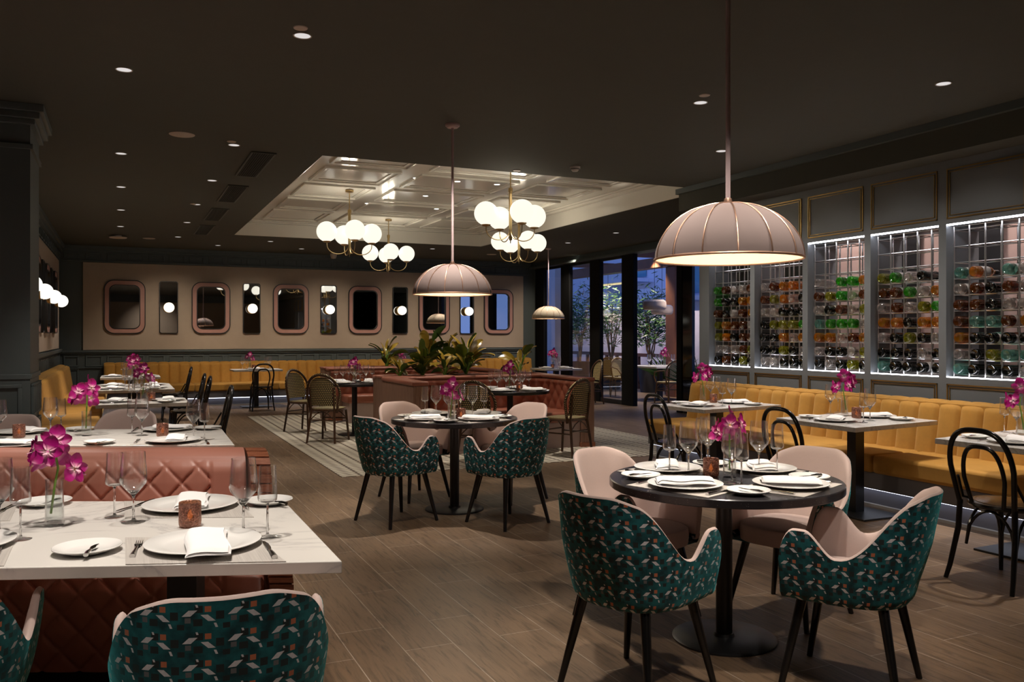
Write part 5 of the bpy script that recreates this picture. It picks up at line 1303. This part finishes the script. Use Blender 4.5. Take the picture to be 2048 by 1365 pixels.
spiky(1406, 10.5, 'spiky grass plant beside the wine wall outside', 5); spiky(1345, 12.1, 'low spiky plant at the foot of the pergola post', 6)
def mk_outlamp():
    r = empty('ribbed_drum_lantern'); m = MB(); n = 72; prof = [(.26, 0), (.30, .04), (.31, .12), (.30, .22), (.24, .27)]
    vs = [(rr * (1 + .012 * (-1) ** i) * cos(2 * pi * i / n), rr * (1 + .012 * (-1) ** i) * sin(2 * pi * i / n), z) for rr, z in prof for i in range(n)]
    m.add(vs, [(k * n + i, k * n + (i + 1) % n, (k + 1) * n + (i + 1) % n, (k + 1) * n + i) for k in range(4) for i in range(n)]); m.build('ribbed_shade', plain('cream_lantern_shade', (.62, .50, .44, 1), .8), r)
    MB().tube([(0, 0, .2), (0, 0, 1.6)], .006, 6).build('cord', 'black', r); MB().sphere((0, 0, .12), .07).build('bulb', 'globe', r); return r
po = Proto(mk_outlamp)
po.get((10.5, yX(1309, 10.5), 1.98), 0, 'cream ribbed drum lantern hanging beyond the open doors', 'lantern', 'ribbed lanterns outside', (.82,) * 3); po.get((11.1, yX(1324, 11.1), 1.90), 0, 'cream ribbed lantern behind the front one, by the timber post', 'lantern', 'ribbed lanterns outside', (.8,) * 3)
po.get((13.0, yX(1216, 13.0), 1.8), 0, 'ribbed lantern seen through the tilted glass door leaf', 'lantern', 'ribbed lanterns outside')
OT = (10.9, yX(1320, 10.9)); quad_table([(OT[0] - .5, OT[1] - .6), (OT[0] + .5, OT[1] - .6), (OT[0] + .5, OT[1] + .6), (OT[0] - .5, OT[1] + .6)], 'white table on the terrace beyond the open doors')
pr2.get((OT[0] - .45, OT[1] - .95, 0), R(8), 'tan rattan armchair with its back to us on the terrace', 'chair', 'rattan armchairs outside'); pr2.get((OT[0] + .8, OT[1] - .35, 0), R(95), 'tan rattan armchair at the right end of the terrace table', 'chair', 'rattan armchairs outside')
pr2.get((OT[0] - .35, OT[1] + .95, 0), R(185), 'tan rattan armchair on the far side of the terrace table', 'chair', 'rattan armchairs outside'); pr2.get((10.6, yX(1226, 10.6), 0), R(-60), 'tan rattan armchair seen through the tilted glass door leaf', 'chair', 'rattan armchairs outside')
t = 'terrace table'
for i, (dx, dy) in enumerate(((-.35, -.1), (-.22, .1), (-.1, -.05), (.1, .1), (.35, .0))):
    put('wine', OT[0] + dx, OT[1] + dy, ZT + .001, 0, '%s from the left on the terrace table' % CN[i])
vase_at(OT[0] + .02, OT[1] - .15, t, 0, 1.2); votive_at(OT[0] + .18, OT[1] - .1, t)
for (x, y) in ((11.4, yX(1300, 11.4)), (12.0, yX(1225, 12)), (11.6, yX(1160, 11.6)), (11.2, yX(1400, 11.2))): spot(x, y, 3.3, 170, 90, .8, (1, .85, .7))  # spots without fixtures, added to brighten the terrace trees
spot(13.3, yX(1300, 13.3), 2.8, 170, 120, .8, (1, .85, .8), (15.2, yX(1300, 15.2) , 1.2)); spot(13.3, yX(1180, 13.3), 2.8, 170, 120, .8, (1, .85, .8), (15.2, yX(1190, 15.2), 1.2))  # spots without fixtures, added to brighten the garden wall
for o in list(bpy.data.objects): 
    if o.type == 'EMPTY': o.hide_render = False
